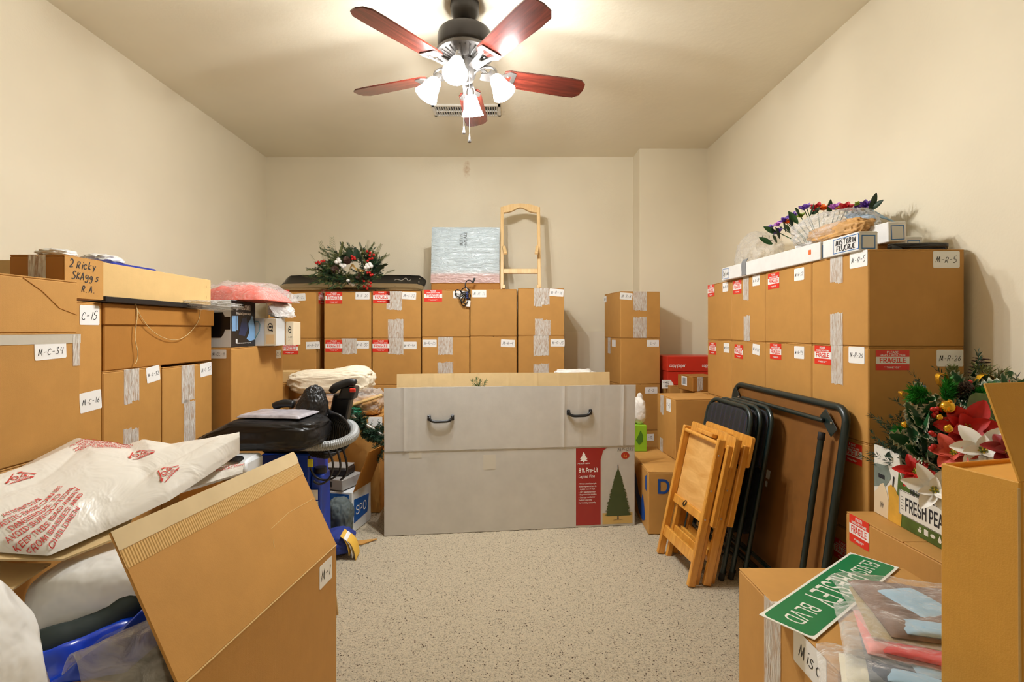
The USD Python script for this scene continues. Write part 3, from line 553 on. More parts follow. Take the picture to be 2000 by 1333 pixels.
emb = unary_union([tri_tree(.05, .018 * 1.6, 1, 2).buffer(.0005)] + [Polygon([(-.026 + .005 * k, .012 * k - .012), (.026 - .005 * k, .012 * k - .012), (0, .012 * k + .008)]) for k in range(4)] + [sbox(-.004, -.02, .004, 0)])
prt(p_, 'tree_emblem', prism(emb, .0004) if emb.geom_type == 'Polygon' else cat([prism(g, .0004) for g in emb.geoms]), 'white_print', 1140, 897)
pic = put(t, 'tree_picture', prism(sbox(-.098, -.032, .098, .038), .0006), 'sand_print', fr, xf(1206, 1008)[0], .045)
prt(pic, 'tree_print', cat([prism(g, .0005) for g in (lambda g: g.geoms if hasattr(g, 'geoms') else [g])(tri_tree(.185, .30, 3, 16))]), 'pine_print', 1207, 1008, .0013)
prt(pic, 'tree_trunk', cat([prism(sbox(-.004, -.025, .004, .0), .0005), prism(Polygon([(-.035, -.028), (0, -.018), (.035, -.028), (0, -.022)]), .0005), prism(sbox(-.0025, .295, .0025, .325), .0005)]), 'ink', 1207, 1008, .0016)
plain('badge_red', S(170, 52, 30), .5); plain('badge_gold', S(220, 170, 70), .5)
b_ = put(t, 'round_badge', prism(Polygon([(.027 * math.cos(a), .022 * math.sin(a)) for a in np.linspace(0, 2 * math.pi, 24)[:-1]]), .0006), 'badge_red', fr, *xf(1221, 890))
prt(b_, 'flame_mark', cat([prism(Polygon([(-.012, -.012), (-.004, -.012), (-.006, .012)]), .0004), prism(Polygon([(0, -.012), (.01, -.012), (.006, .008)]), .0004)]), 'badge_gold', 1221, 890)
put(t, 'stock_number', hand('287-1283', .02, .0012), 'ink', fr, *xf(1221, 878), .001)
for px, py, w, h in ((956, 903, .075, .09), (811, 888, .075, .045)): put(t, 'tape_patch', prism(sbox(-w / 2, -h / 2, w / 2, h / 2), .0004), 'tape_grey', fr, *xf(px, py), .0006)

# needles: sprigs used by the tree, the garlands and the wreath
plain('needle_green', S(58, 98, 50), .55, var=.3, vscale=60); plain('needle_dark', S(38, 70, 48), .6, var=.3, vscale=60); plain('needle_olive', S(112, 118, 66), .6, var=.3, vscale=60); plain('needle_bright', S(44, 142, 44), .5, var=.3, vscale=60); plain('twig', S(78, 58, 36), .8)
def sprig(length, n, nl, seed, spread=.75, w=.0013, bend=.15, base=.1):
    """A stem along +z with needles all round: returns (needles, stem)."""
    r = np.random.default_rng(seed); s = np.linspace(0, 1, 9); stem = np.stack([bend * length * s ** 2, 0 * s, length * s], -1)
    f = base + (1 - base) * r.random(n); c = np.stack([bend * length * f ** 2, 0 * f, length * f], -1); a = r.random(n) * 2 * np.pi
    d = np.stack([np.cos(a) * spread, np.sin(a) * spread, np.full(n, .75) + .5 * f], -1) + r.normal(0, .15, (n, 3)); d /= np.linalg.norm(d, axis=1, keepdims=True)
    L = nl * r.uniform(.7, 1.1, n)[:, None] * (1 - .35 * f[:, None]); sd = np.cross(d, r.normal(0, 1, (n, 3))); sd /= np.linalg.norm(sd, axis=1, keepdims=True)
    v = np.stack([c, c + d * L * .5 + sd * w, c + d * L, c + d * L * .5 - sd * w], 1).reshape(-1, 3); k = np.arange(n)[:, None] * 4
    return trimesh.Trimesh(v, np.vstack([k + [0, 1, 2], k + [0, 2, 3]]), process=False), tube(stem, .0012, 5)
def aim(m, p, d, roll=0):
    """Turn a mesh that grows along +z to grow along d from p."""
    d = np.asarray(d, float); d = d / np.linalg.norm(d); a = np.cross(d, (0, 0, 1.0) if abs(d[2]) < .95 else (1.0, 0, 0)); a /= np.linalg.norm(a); b = np.cross(d, a)
    c, s = math.cos(roll), math.sin(roll); a, b = a * c + b * s, b * c - a * s
    m = m.copy(); T = np.eye(4); T[:3, 0], T[:3, 1], T[:3, 2], T[:3, 3] = a, b, d, p; m.apply_transform(T); return m
t = thing('artificial_tree', 'green artificial tree packed in the tree carton with one sprig showing', 'artificial tree', loc, rz)
c_, s_ = math.cos(A), math.sin(A)
tp = at(935, 759, 3.30) - loc; tip = np.array([tp[0] * c_ + tp[1] * s_, tp[0] * -s_ + tp[1] * c_, tp[2]])
part(t, 'trunk', tube([(-.70, 0, .12), (.70, 0, .12)], .02, 8), 'twig'); ns, bs = [], []
for k in range(60):
    n_, b_ = sprig(.22, 110, .035, 100 + k); x = rnd.uniform(-.62, .62); d = (rnd.choice((-1, 1)) * rnd.uniform(.3, 1), rnd.uniform(-.15, .15), rnd.uniform(.2, .7)); p = (x, rnd.uniform(-.1, .1), rnd.uniform(.10, .30))
    if abs(x + .1 * d[0]) > .55: d = (-abs(d[0]) * np.sign(x), d[1], d[2])
    ns.append(aim(n_, p, d)); bs.append(aim(b_, p, d))
part(t, 'packed_branches', cat(ns), 'needle_green', kind='stuff'); part(t, 'packed_twigs', cat(bs), 'twig', kind='stuff')
stem = tube(curve([(tip[0] - .02, .0, .12), (tip[0] - .01, 0, .45), tip - (0, 0, .02)], 12), .003, 6); part(t, 'branch', stem, 'twig')
for k, d in enumerate(((0, 0, 1), (-.5, .1, .8), (.55, 0, .75), (.2, -.4, .8), (-.25, .3, .85))):
    n_, b_ = sprig(.085, 60, .034, 40 + k, .8); part(t, 'sprig', aim(n_, tip - (0, 0, .02), d), 'needle_green')

# ---------------------------------------------------------------- on top of the right stack: long white boxes, bagged flowers, bubble wrap
ZT = 4 * RH
plain('blue_frame', S(40, 110, 180), .5); plain('orange_dot', S(236, 110, 50), .5); plain('pale_panel', S(214, 216, 214), .5); plain('grey_cloth', S(128, 130, 132), .85, bump=.2, bscale=300); plain('cloth_blue_grey', S(150, 180, 205), .8)
def white_tube_box(label, near, L, w, h, yaw, near_frame=True, writing=None, dot=False, tilt=0):
    """Long flat-sided white box; NEAR is the bottom left corner of its near end, it runs away from the camera."""
    c, s = math.cos(math.radians(yaw)), math.sin(math.radians(yaw)); o = np.array([w / 2 * c - L / 2 * s, w / 2 * s + L / 2 * c, 0])
    t = thing('long_white_box', label, 'box', np.array(near) + o, yaw, ry=tilt, group=None)
    part(t, 'body', cbox(w, L, h, .0025), 'white_board')
    part(t, 'end_seam', cube(w * .98, .002, .0015, (0, -L / 2 - .0002, h * .93)), 'pale_panel')
    sz = (w, L, h); fr = face(sz, 'front')
    ring = sbox(-w * .36, -h * .36, w * .36, h * .36)
    if near_frame:
        p = put(t, 'blue_square', prism(ring.difference(ring.buffer(-.0035)), .0005), 'blue_frame', fr, w / 2, h * .45)
        put(p, 'square_panel', prism(ring.buffer(-.0036), .0004), 'pale_panel', fr, w / 2, h * .45)
    fr = face(sz, 'left')
    if dot: put(t, 'orange_sticker', prism(sbox(-.009, -.011, .009, .011), .0005), 'orange_dot', fr, L - dot, h * .55)
    if writing:
        uu, ww, lines = writing; rg = sbox(-ww / 2, -h * .4, ww / 2, h * .4)
        p = put(t, 'address_frame', prism(rg.difference(rg.buffer(-.0025)), .0005), 'blue_frame', fr, uu, h * .5)
        for k, s_ in enumerate(lines):
            m = hand(s_, .021 if len(lines) > 1 else .028, .003, .05); kk = min(1.2, ww * .84 / m.extents[0]); m.apply_scale((kk, 1, 1))
            put(p, 'writing', m, 'ink', fr, uu, h * (.5 + (.17 - .34 * k if len(lines) > 1 else 0)), .001)
    return t
white_tube_box('longest flat white box with an orange sticker along the edge of the right stack', (1.435, 2.31, ZT), 1.00, .072, .082, 1.5, writing=(.055, .085, ['Sylvia']), dot=.075)
white_tube_box('short white box with handwritten address frame at the near end of the longest white box', (1.428, 2.045, ZT), .235, .078, .078, 0, writing=(.155, .16, ['MISTERIN', 'FLUCRUE']))
white_tube_box('tilted white box with a blue square, raised above its neighbours on the right stack', (1.615, 2.13, ZT + .052), .62, .082, .085, 4, dot=.16, tilt=-3)
white_tube_box('smallest white box with a blue square nearest the right wall', (1.715, 2.17, ZT), .50, .075, .080, 0)
carton('flat kraft tray supporting the tilted white box on the right stack', (1.645, 2.45, ZT), (.10, .52, .05), 3, 'y', mat='kraft_dark', name='flat_box')
# grey strap over the longest box
pts = np.array([[1.43, 3.02, ZT + .10], [1.422, 3.02, ZT + .088], [1.418, 3.02, ZT + .05], [1.416, 3.015, ZT + .005]]); cv = curve(pts, 12)
P = np.stack([cv + np.array([0, dy, 0]) for dy in (-.028, -.01, .01, .028)], 1)
solo('cloth_strap', shell(P, .004), 'grey_cloth', 'grey cloth strap hanging over the side of the longest white box', 'strap', 35)
# black cable in a loose coil
plain('rubber_black', S(26, 26, 28), .45)
t = thing('cable_coil', 'loosely coiled black cable near the front corner of the top right carton', 'cable', (1.70, 2.085, ZT))
cp = [(.12 * math.cos(a) + .008 * math.sin(5 * a), .052 * math.sin(a), .014 + .012 * abs(math.sin(a * .5 + k))) for k in range(3) for a in np.linspace(0, 2 * math.pi, 24, endpoint=False)]
part(t, 'cable', tube(curve(np.array(cp), 180), .0048, 6), 'rubber_black', True); part(t, 'plug', moved(cbox(.05, .024, .022, .004), (-.11, -.02, .0)), 'rubber_black'); part(t, 'strain_relief', tube([(-.08, -.02, .012), (-.05, -.03, .016)], .008, 8), 'rubber_black')
# flowers wrapped in clear plastic
for nm, c in (('petal_purple', (112, 72, 168)), ('petal_violet', (150, 110, 200)), ('petal_red', (190, 30, 40)), ('petal_orange', (236, 120, 40)), ('petal_lilac', (200, 130, 210)), ('petal_yellow', (228, 206, 60)), ('petal_lime', (150, 170, 60)), ('leaf_green', (44, 84, 40)), ('leaf_dark', (30, 56, 36))):
    plain(nm, S(*c), .55, var=.12, vscale=40)
def petal(L, w, fold=.25, curl=.2, nu=7, nv=5):
    u, v = np.meshgrid(np.linspace(0, 1, nu), np.linspace(-1, 1, nv), indexing='ij'); ww = w / 2 * np.sin(np.pi * (u * .93 + .05)) ** .75
    return grid(np.stack([u * L, v * ww, fold * w * np.abs(v) * np.sin(np.pi * u) + curl * L * u ** 2], -1))
def bloom(parent, c, d, n, L, w, mat, seed, ruff=1):
    r = random.Random(seed); ms = []
    for k in range(n):
        for q in range(ruff): ms.append(moved(moved(petal(L * (1 - .25 * q), w), ry=-15 - 35 * q - r.uniform(0, 14)), rz=360 / n * k + r.uniform(-12, 12) + 25 * q))
    part(parent, 'bloom', aim(cat(ms), c, d, r.uniform(0, 6)), mat, True)
t = thing('flower_spray', 'spray of purple, red and orange artificial flowers wrapped in crumpled clear plastic', 'flowers', (1.60, 2.62, ZT + .002))
o = np.array([1.60, 2.62, ZT + .002])
stems = []
for px, py, mat, L in ((1507, 448, 'petal_violet', .034), (1522, 455, 'petal_purple', .036), (1534, 434, 'petal_purple', .036), (1541, 436, 'petal_orange', .032), (1549, 425, 'petal_purple', .038), (1521, 441, 'petal_lilac', .03), (1565, 425, 'petal_lime', .03), (1571, 410, 'petal_purple', .036), (1576, 408, 'petal_violet', .034),
        (1597, 411, 'petal_red', .046), (1609, 411, 'petal_orange', .036), (1632, 410, 'petal_lilac', .042), (1652, 411, 'petal_red', .046), (1641, 413, 'petal_yellow', .03), (1678, 412, 'petal_purple', .040), (1690, 404, 'petal_purple', .034), (1677, 403, 'petal_lime', .026), (1689, 412, 'petal_yellow', .022)):
    Y = 2.95 - (px - 1500) * .0030; c = at(px, py, Y) - o; d = (c - np.array([.1, 0, -.1])); d /= np.linalg.norm(d); d = d * .5 + np.array([-.45, -.6, .35])
    bloom(t, c, d, 6, L, L * .62, mat, px, 2); stems.append(tube([c, c * .55 + (.02, 0, .03), (.03, .05, .03)], .0022, 5))
for s_ in stems: part(t, 'stem', s_, 'leaf_green')
r = random.Random(3)
for px, py in ((1500, 450), (1512, 452), (1518, 462), (1505, 461), (1530, 448), (1540, 448), (1556, 430), (1560, 415), (1585, 409), (1580, 416), (1545, 440), (1620, 414), (1665, 414), (1700, 403), (1709, 402), (1670, 408), (1512, 470), (1502, 474)):
    Y = 2.95 - (px - 1500) * .0030; c = at(px, py, Y) - o; part(t, 'leaf', aim(moved(petal(.085, .03, .2, .15), ry=-90), c * .92, (c[0] * 1.5 - .1, r.uniform(-.4, .1), c[2] * r.uniform(.1, .9))), r.choice(['leaf_green', 'leaf_dark']), True)
wire = [at(px, py, 3.0) - o for px, py in ((1490, 460), (1487, 470), (1501, 473), (1503, 461), (1497, 468), (1512, 472))]
part(t, 'card_fork', tube(np.array(wire), .0018, 5), 'rubber_black')
film('bubble_wrap', (.98, .97, .94), .17, .16, 75, 1.0, .012); film('clear_bag', (.98, .98, .98), .16, .08, 18, 1.0, .03)
part(t, 'plastic_wrap', moved(blob(.24, .46, .17, 21, .20, 3.2, .8, 5, crease=.2), (.0, -.14, .085), rz=8), 'clear_bag', True)
plain('tan_contents', S(206, 158, 96), .6, var=.2, vscale=18, bump=.4, bscale=40)
part(t, 'wrapped_base', moved(blob(.12, .34, .10, 31, .2, 3, .7, 4, crease=.2), (-.03, -.24, .086), rz=8), 'tan_contents', True)
solo('bubble_wrap', moved(blob(.26, .40, .32, 41, .20, 2.6, .9, 5, crease=.12), (1.64, 3.30, ZT + .001), rz=-2), 'bubble_wrap', 'puffed heap of bubble wrap at the far end of the right stack', 'bubble wrap', True)
plain('tissue_white', S(228, 224, 212), .7, bump=.6, bscale=24, bdist=.015)
solo('tissue_paper', moved(blob(.13, .34, .27, 51, .25, 3.4, .8, 4, crease=.2), (1.795, 2.66, ZT + .001), rz=0), 'tissue_white', 'crumpled white tissue heaped against the right wall behind the white boxes', 'tissue paper', True)
u, v = np.meshgrid(np.linspace(0, 1, 20), np.linspace(0, 1, 14), indexing='ij'); P = np.stack([1.66 + .12 * u, 2.36 + .12 * v - .06 * u, ZT + .165 + .075 * v + .035 * np.sin(u * 3.1) + .02 * fb(np.stack([u, v, 0 * u], -1), 4, 2)], -1)
solo('grey_fabric', shell(P, .006), 'cloth_blue_grey', 'folded blue grey fabric lying between the clear bag and white tissue', 'fabric', True)

# ---------------------------------------------------------------- on top of the back row
t = thing('bug_deflector', 'long glossy black vehicle hood deflector lying across the back cartons behind the wreath', 'hood deflector', (-1.40, 4.42, 1.563))
plain('gloss_black', S(10, 10, 11), .3, spec=.25); plain('silver_print', S(190, 190, 188), .3, .6)
xs = np.linspace(-.65, .65, 60); prof = np.array([(-.12, .004), (-.135, .02), (-.128, .038), (-.10, .05), (-.04, .085), (.01, .115), (.06, .15), (.08, .172)])
tp = np.clip((.66 - np.abs(xs)) / .07, .0, 1) ** .5
P = np.stack([np.stack([np.full(len(prof), x), .10 * (x / .65) ** 2 + prof[:, 0], .003 + prof[:, 1] * (.55 + .45 * k) + .0 * prof[:, 0]], -1) for x, k in zip(xs, tp)])
plain('smoked_chrome', S(170, 150, 118), .12, .9)
part(t, 'shield', shell(P[:, 4:], .006), 'gloss_black', 40); part(t, 'lower_lip', shell(P[:, :5], .005), 'smoked_chrome', 40)
for s in (-1, 1):
    for k in range(2): part(t, 'screw', moved(lathe([(0, .004), (.006, .003), (.007, 0), (0, 0)], 12), (s * .60, .06 + .045 * k, .105 + .035 * k), rx=30), 'chain_metal')
sq = curve([(.40, .0, .110), (.43, .0, .116), (.47, .0, .112), (.50, .0, .128), (.51, .0, .116), (.54, .0, .114)], 30) + (0, -.01, .005)
part(t, 'silver_script', tube(sq, .003, 5), 'silver_print')

# wreath
wc = at(688, 525, 4.30); t = thing('wreath', 'green Christmas wreath with red berries, cotton bolls and pine cones standing on the back cartons', 'wreath', wc - (0, 0, .2))
o = wc - (0, 0, .2); RW, tl = .160, math.radians(24)
def on_ring(a, r=RW, lift=0): 
    x, y_ = r * 1.18 * math.cos(a), r * .76 * math.sin(a); return np.array([x, y_ * math.sin(tl) - lift * math.cos(tl), .2 + y_ * math.cos(tl) + lift * math.sin(tl) + .0])
part(t, 'twig_ring', tube(np.array([on_ring(a) for a in np.linspace(0, 2 * math.pi, 50)]), .012, 8, False), 'twig')
r = random.Random(11); acc = {'needle_dark': [], 'needle_green': [], 'needle_olive': []}; tw = []
for k in range(330):
    a = r.uniform(0, 2 * math.pi); p = on_ring(a, RW + r.uniform(-.085, .055)); out = on_ring(a, 1) - on_ring(a, 0); out /= np.linalg.norm(out)
    tang = np.array([-math.sin(a), math.cos(a) * .3, math.cos(a)]); d = out * r.uniform(-.25, 1.0) + tang * r.uniform(-.2, 1.1) + np.array([0, -r.uniform(.1, .7), 0])
    if p[2] + d[2] * .12 < .03: d[2] = abs(d[2]) * .3
    L = r.uniform(.07, .15); n_, b_ = sprig(L, 64, r.uniform(.024, .036), 500 + k, .7, .0019); acc[r.choice(['needle_dark', 'needle_dark', 'needle_green', 'needle_olive'] if out[0] > -.3 else ['needle_dark', 'needle_green', 'needle_olive', 'needle_olive'])].append((n_, p, d)); tw.append(aim(b_, p, d))
for mat, lst in acc.items():
    for n_, p, d in lst:
        m = aim(n_, p, d); m.vertices[:, 2] = np.maximum(m.vertices[:, 2], .012); part(t, 'pine_sprig', m, mat)
part(t, 'twigs', cat(tw), 'twig', kind='stuff')
def wat(px, py, dy=0): return at(px, py + 2, 4.30 - dy) - o
def fern(L, n=12):
    ms = [tube([(0, 0, 0), (.0, .01 * L, L)], .001, 4)]
    for k in range(n):
        f = .15 + .85 * k / n
        for s in (-1, 1): ms.append(moved(moved(petal(L * .30 * (1 - f * .6), .009, 0, .1, 4, 3), ry=-50), (0, 0, f * L), rz=0 if s > 0 else 180))
    return cat(ms)
for px, py, d, L in ((641, 520, (-.25, -.2, 1), .22), (652, 520, (.0, -.2, 1), .25), (632, 530, (-.6, -.2, .9), .18), (626, 545, (-1, -.2, .25), .15), (662, 505, (.3, -.2, 1), .15), (715, 500, (.2, -.2, 1), .14), (728, 505, (.6, -.1, 1), .15), (738, 510, (1, -.1, .6), .12), (750, 535, (1, -.1, .4), .10), (628, 552, (-1, -.3, -.1), .14)):
    part(t, 'fern_frond', aim(fern(L), wat(px, py, .05), d, math.pi / 2), 'needle_olive')
for px, py, d, L in ((682, 500, (-.1, -.4, 1), .10), (696, 498, (.3, -.3, 1), .09), (633, 525, (-.9, -.5, .5), .11), (738, 528, (.6, -.6, .4), .10), (747, 520, (1, -.4, .2), .09)):
    part(t, 'broad_leaf', aim(moved(petal(L, .06, .15, .1, 9, 5), ry=-90), wat(px, py, .08) - np.array(d) * .03, d, 1.57), 'leaf_dark', True)
plain('berry_red', S(186, 24, 22), .22, coat=.4); plain('cone_brown', S(72, 46, 34), .6); plain('cotton', S(236, 232, 226), .9, bump=.5, bscale=90); plain('kraft_ribbon', S(200, 160, 92), .7)
ball = trimesh.creation.icosphere(subdivisions=2)
def orb(c, r_): m = ball.copy(); m.apply_scale(r_); m.apply_translation(c); return m
for px, py in ((618, 512), (624, 513), (628, 509), (633, 508), (687, 499), (692, 501), (688, 504), (693, 504), (717, 489), (723, 492), (722, 497), (730, 496), (722, 504), (727, 503), (718, 508), (717, 531), (722, 531), (724, 536), (727, 535), (711, 548), (719, 548), (724, 551), (719, 556), (723, 557), (711, 558), (717, 562), (622, 510)):
    part(t, 'berry', orb(wat(px, py, .10), .0112), 'berry_red', True)
for px, py in ((661, 505), (657, 510), (663, 509), (666, 516), (670, 519), (673, 517), (717, 516), (722, 514), (714, 521), (725, 518), (719, 520), (680, 547), (684, 551), (689, 554)):
    part(t, 'cotton_boll', orb(wat(px, py, .10), .0165), 'cotton', True)
def cone(L, R, seed=0, rows=9):
    ms = [lathe([(0, 0), (R * .55, L * .2), (R * .5, L * .6), (0, L)], 10)]; r_ = random.Random(seed)
    for k in range(rows):
        f = k / (rows - 1); rr = R * math.sin(math.pi * (.18 + .75 * f)) ; n = 8
        for j in range(n): ms.append(moved(moved(petal(R * .75, R * .5, .2, -.1, 4, 3), (rr * .45, 0, f * L), ry=-25), rz=360 / n * j + 22 * k + r_.uniform(-5, 5)))
    return cat(ms)
for px, py, d in ((656, 527, (.1, -1, .2)), (707, 541, (-.3, -1, .1)), (680, 511, (0, -1, .4))): part(t, 'pine_cone', aim(cone(.06, .028, px), wat(px, py, .07), d), 'cone_brown')
P = curve([wat(683, 524, .05), wat(690, 517, .08), wat(699, 526, .09), wat(712, 528, .06), wat(706, 534, .07)], 24); part(t, 'ribbon', shell(np.stack([P + (0, 0, s) for s in (-.012, 0, .012)], 1), .001), 'kraft_ribbon', True)

# wrapped package on a low box, pine frame, cord
carton('low dark kraft box under the plastic-wrapped package', (-.365, 4.42, 1.578), (.585, .30, .06), 0, 'y', mat='kraft_dark', name='flat_box')
def wrapped(n):
    nodes = {'tc': ('texture_coordinate', {}), 'mp': ('mapping', {'scale': (1.2, 1, 4.0), 'rotation': (0, .25, 0)}), 'bn': ('noise_texture', {'scale': 9.0, 'detail': 4.0, 'distortion': 1.6}), 'b': ('bump', {'strength': .75, 'distance': .02}),
             'sx': ('separate_xyz', {}), 'zr': ('map_range', {'from_min': .07, 'from_max': .12, 'to_min': 0.0, 'to_max': 1.0, 'clamp': True}),
             'r': ('rgb_ramp', {'ramp': [(0, S(206, 176, 172)), (.35, S(200, 204, 206)), (1, S(186, 200, 206))]}), 'p': ('principled_bsdf', {'roughness': .24, 'specular_ior_level': .7})}
    return usdkit.material(stage, '/World/Looks/' + n, nodes, [('tc.object', 'mp.vector'), ('mp.vector', 'bn.vector'), ('bn.fac', 'b.height'), ('b.normal', 'p.normal'), ('tc.object', 'sx.vector'), ('sx.z', 'zr.value'), ('zr.result', 'r.fac'), ('r.color', 'p.base_color')], surface='p.BSDF')
RECIPES['wrapped_board'] = wrapped
pk = (-.375, 4.40, 1.640); t = thing('wrapped_package', 'flat package wrapped in wrinkled pale blue plastic leaning on the back wall', 'package', pk, 0, rx=-7)
u, v = np.meshgrid(np.linspace(-1, 1, 40), np.linspace(0, 1, 40), indexing='ij'); bul = (1 - u ** 8) * (1 - (2 * v - 1) ** 8)
q = np.stack([u * .295, 0 * u, v * .5], -1); wr = fb(q * (1, 1, 3.2), 7, 8) * .014 * bul
fr_ = np.stack([u * .297 + .006 * fb(q, 6, 4), -.06 - .012 * bul + wr, v * .497 + .008 * fb(q, 5, 3) * v], -1); bk = fr_.copy(); bk[..., 1] = .06
body = cat([grid(fr_), grid(bk[::-1])] + [grid(np.stack([fr_[i], bk[i]], 1) if f else np.stack([bk[i], fr_[i]], 1)) for i, f in ((0, 1), (-1, 0))] + [grid(np.stack([fr_[:, j], bk[:, j]], 1) if f else np.stack([bk[:, j], fr_[:, j]], 1)) for j, f in ((0, 0), (-1, 1))])
part(t, 'wrapping', body, 'wrapped_board', 50)
scr = [hand(s_, .028, .0022, .1) for s_ in ('NUTTIS', '-HALAKI')]
for k, m in enumerate(scr): part(t, 'writing', onto(moved(m, rz=90), np.array([-.035 + .035 * k, -.083, .38]), np.array([1., 0, 0]), np.array([0, 0, 1.]), np.array([0, -1., 0])), 'ink')
zf = 1.588
t = thing('pine_rack', 'pale pine rack with arched top rail leaning on the back wall', 'wooden frame', (.108, 4.40, zf), 0, rx=-13)
for s in (-1, 1):
    part(t, 'post', cbox(.030, .034, .79, .004).apply_translation((s * .165, 0, 0)), 'pine')
    br = hullbar((s * .150, -.02, .40), (s * .135, -.11, .30), .022, .03, (1, 0, 0)); part(t, 'bracket', br, 'pine')
    part(t, 'foot', cbox(.026, .05, .035, .003).apply_translation((s * .150, -.035, .0)), 'pine')
xs = np.linspace(-.165, .165, 25); topc = .79 + .035 * np.cos(xs / .165 * math.pi / 2) ** .8; botc = .735 + .05 * np.exp(-(xs / .075) ** 2)
ar = prism(Polygon(list(zip(xs, botc)) + list(zip(xs[::-1], topc[::-1]))), .026); part(t, 'arched_rail', onto(ar, np.array([0, .013, 0]), np.array([1., 0, 0]), np.array([0, 0, 1.]), np.array([0, -1., 0])), 'pine', 30)
part(t, 'cross_rail', cbox(.302, .022, .042, .003).apply_translation((0, 0, .155)), 'pine')
t = thing('hanging_cord', 'tangled black cord with blue plug and white adapter hanging over a back carton', 'cord', (-.40, 4.185, 1.50)); o = np.array([-.40, 4.185, 1.50])
pts = [at(px, py, 4.185 - .02 * (k % 3)) - o for k, (px, py) in enumerate(((922, 552), (914, 548), (909, 560), (917, 568), (906, 572), (894, 566), (889, 574), (900, 580), (908, 572), (903, 590), (897, 582), (908, 594), (912, 580), (900, 570), (910, 562), (905, 598), (901, 588), (915, 574), (913, 590)))]
part(t, 'cord', tube(curve(np.array(pts), 160), .0042, 6), 'rubber_black', True); plain('plug_blue', S(38, 58, 128), .5)
part(t, 'plug', moved(cbox(.022, .02, .06, .004), at(913, 584, 4.18) - o), 'plug_blue'); part(t, 'adapter', moved(cbox(.034, .022, .055, .004), at(914, 600, 4.18) - o, ry=6), 'label_paper')
part(t, 'cable_tie', moved(lathe([(.022, -.004), (.025, 0), (.022, .004)], 16), at(912, 565, 4.17) - o, ry=70), 'label_paper'); part(t, 'plug_head', moved(cbox(.016, .02, .045, .003), at(923, 553, 4.18) - o, ry=25), 'rubber_black')
solo('beige_board', cube(.46, .02, 1.225, (.72, 4.91, .6125)), 'trim_paint', 'plain beige board standing against the back wall right of the carton row', 'board')
carton('plain kraft carton behind the tree box holding the white bag', (.56, 3.86, 0), (.46, .40, .40), 0, group='hidden cartons behind the tree box'); carton('plain kraft carton behind the tree box holding the white bag', (.56, 3.86, .401), (.46, .40, .38), 0, group='hidden cartons behind the tree box')
solo('crumpled_white_bag', moved(blob(.36, .24, .155, 61, .25, 3, .7, 4, crease=.2), (.51, 3.86, .782)), 'white_poly', 'crumpled white plastic bag showing just above the raised tan flap of the tree box', 'bag', True)

# ---------------------------------------------------------------- left wall stacks
XL = -1.60
LL = (.115, .07)
carton('kraft carton labelled M-C-32 beside the left wall with two tape patches', (XL - .2, 2.147, .690), (.40, .334, .385), 0, 'x', [('T', 'right', 257, 740, .085, .15), ('B', 'right', 256, 860, .085, .14), ('L', 'right', 299, 731, .085, .07, 'M-C-32', 7)])
carton('kraft carton labelled M-C-33 beside the left wall next to the tall carton', (XL - .2, 2.515, .680), (.40, .386, .385), 0, 'x', [('T', 'right', 367, 740, .10, .19), ('B', 'right', 370, 820, .09, .22), ('L', 'right', 402, 722, .10, .07, 'M-C-33', 4)])
carton('kraft carton labelled M-C-18 beneath the carton marked M-C-33', (XL - .2, 2.515, .340), (.40, .386, .339), 0, 'x', [('T', 'right', 366, 870, .10, .13), ('L', 'right', 391, 871, .095, .07, 'M-C-18', 4)])
g_ = 'hidden cartons beneath the left stacks'
carton('plain kraft carton low in the left stacks out of view', (XL - .2, 2.515, 0), (.40, .386, .339), 0, 'x', group=g_)
carton('plain kraft carton low in the left stacks out of view', (XL - .2, 2.147, 0), (.40, .334, .345), 0, 'x', group=g_); carton('plain kraft carton low in the left stacks out of view', (XL - .2, 2.147, .345), (.40, .334, .344), 0, 'x', group=g_)
carton('kraft carton labelled C-15 squeezed behind the nearest left carton', (XL - .2, 1.845, .998), (.40, .262, .350), 0, 'x', [('L', 'right', 175, 616, .09, .075, 'C-15')])
carton('kraft carton labelled M-C-16 below the carton marked C-15', (XL - .2, 1.845, .640), (.40, .262, .357), 0, 'x', [('L', 'right', 177, 784, .10, .075, 'M-C-16', 4)])
carton('plain kraft carton low in the left stacks out of view', (XL - .2, 1.845, .0), (.40, .262, .639), 0, 'x', group=g_)
nl = (-1.65, 1.485, .840); ns_ = (.40, .43, .39)
t = carton('large kraft carton labelled M-C-34 at the left edge of the picture', nl, ns_, 0, 'y', [('L', 'right', 99, 686, .110, .052, 'M-C-34', 2)], seed=2)
fr = face(ns_, 'right'); put(t, 'edge_tape', prism(sbox(-.215, -.016, .215, .014), .0005), 'tape_grey', fr, .215, .372, .0008); put(t, 'corner_tape', prism(sbox(-.014, -.055, .014, .05), .0005), 'packing_tape', fr, .413, .335, .0014)
carton('plain kraft carton low in the left stacks out of view', (-1.65, 1.485, .0), (.40, .43, .42), 0, 'y', group=g_); carton('plain kraft carton low in the left stacks out of view', (-1.65, 1.485, .42), (.40, .43, .419), 0, 'y', group=g_)
ul = (-1.655, 1.475, 1.231); us = (.41, .43, .172)
t = carton('shallow kraft carton lying on the large M-C-34 carton', ul, us, 0, 'y', [], seed=8)
fr = face(us, 'right'); put(t, 'curved_crease', onto(tube(np.array([(.24, .165, 0), (.30, .13, 0), (.36, .08, 0), (.425, .06, 0)]), .0018, 5), np.zeros(3), np.array([1., 0, 0]), np.array([0, 1., 0]), np.array([0, 0, 1.])), 'kraft_dark', fr, 0, 0, .0003)
sk, ss = (-1.592, 1.775, 1.349), (.185, .115 + .05, .146)
t = carton('small kraft box with handwriting on its side on the upper left stack', sk, ss, 0, 'y', [], mat='kraft_dark', name='small_box')
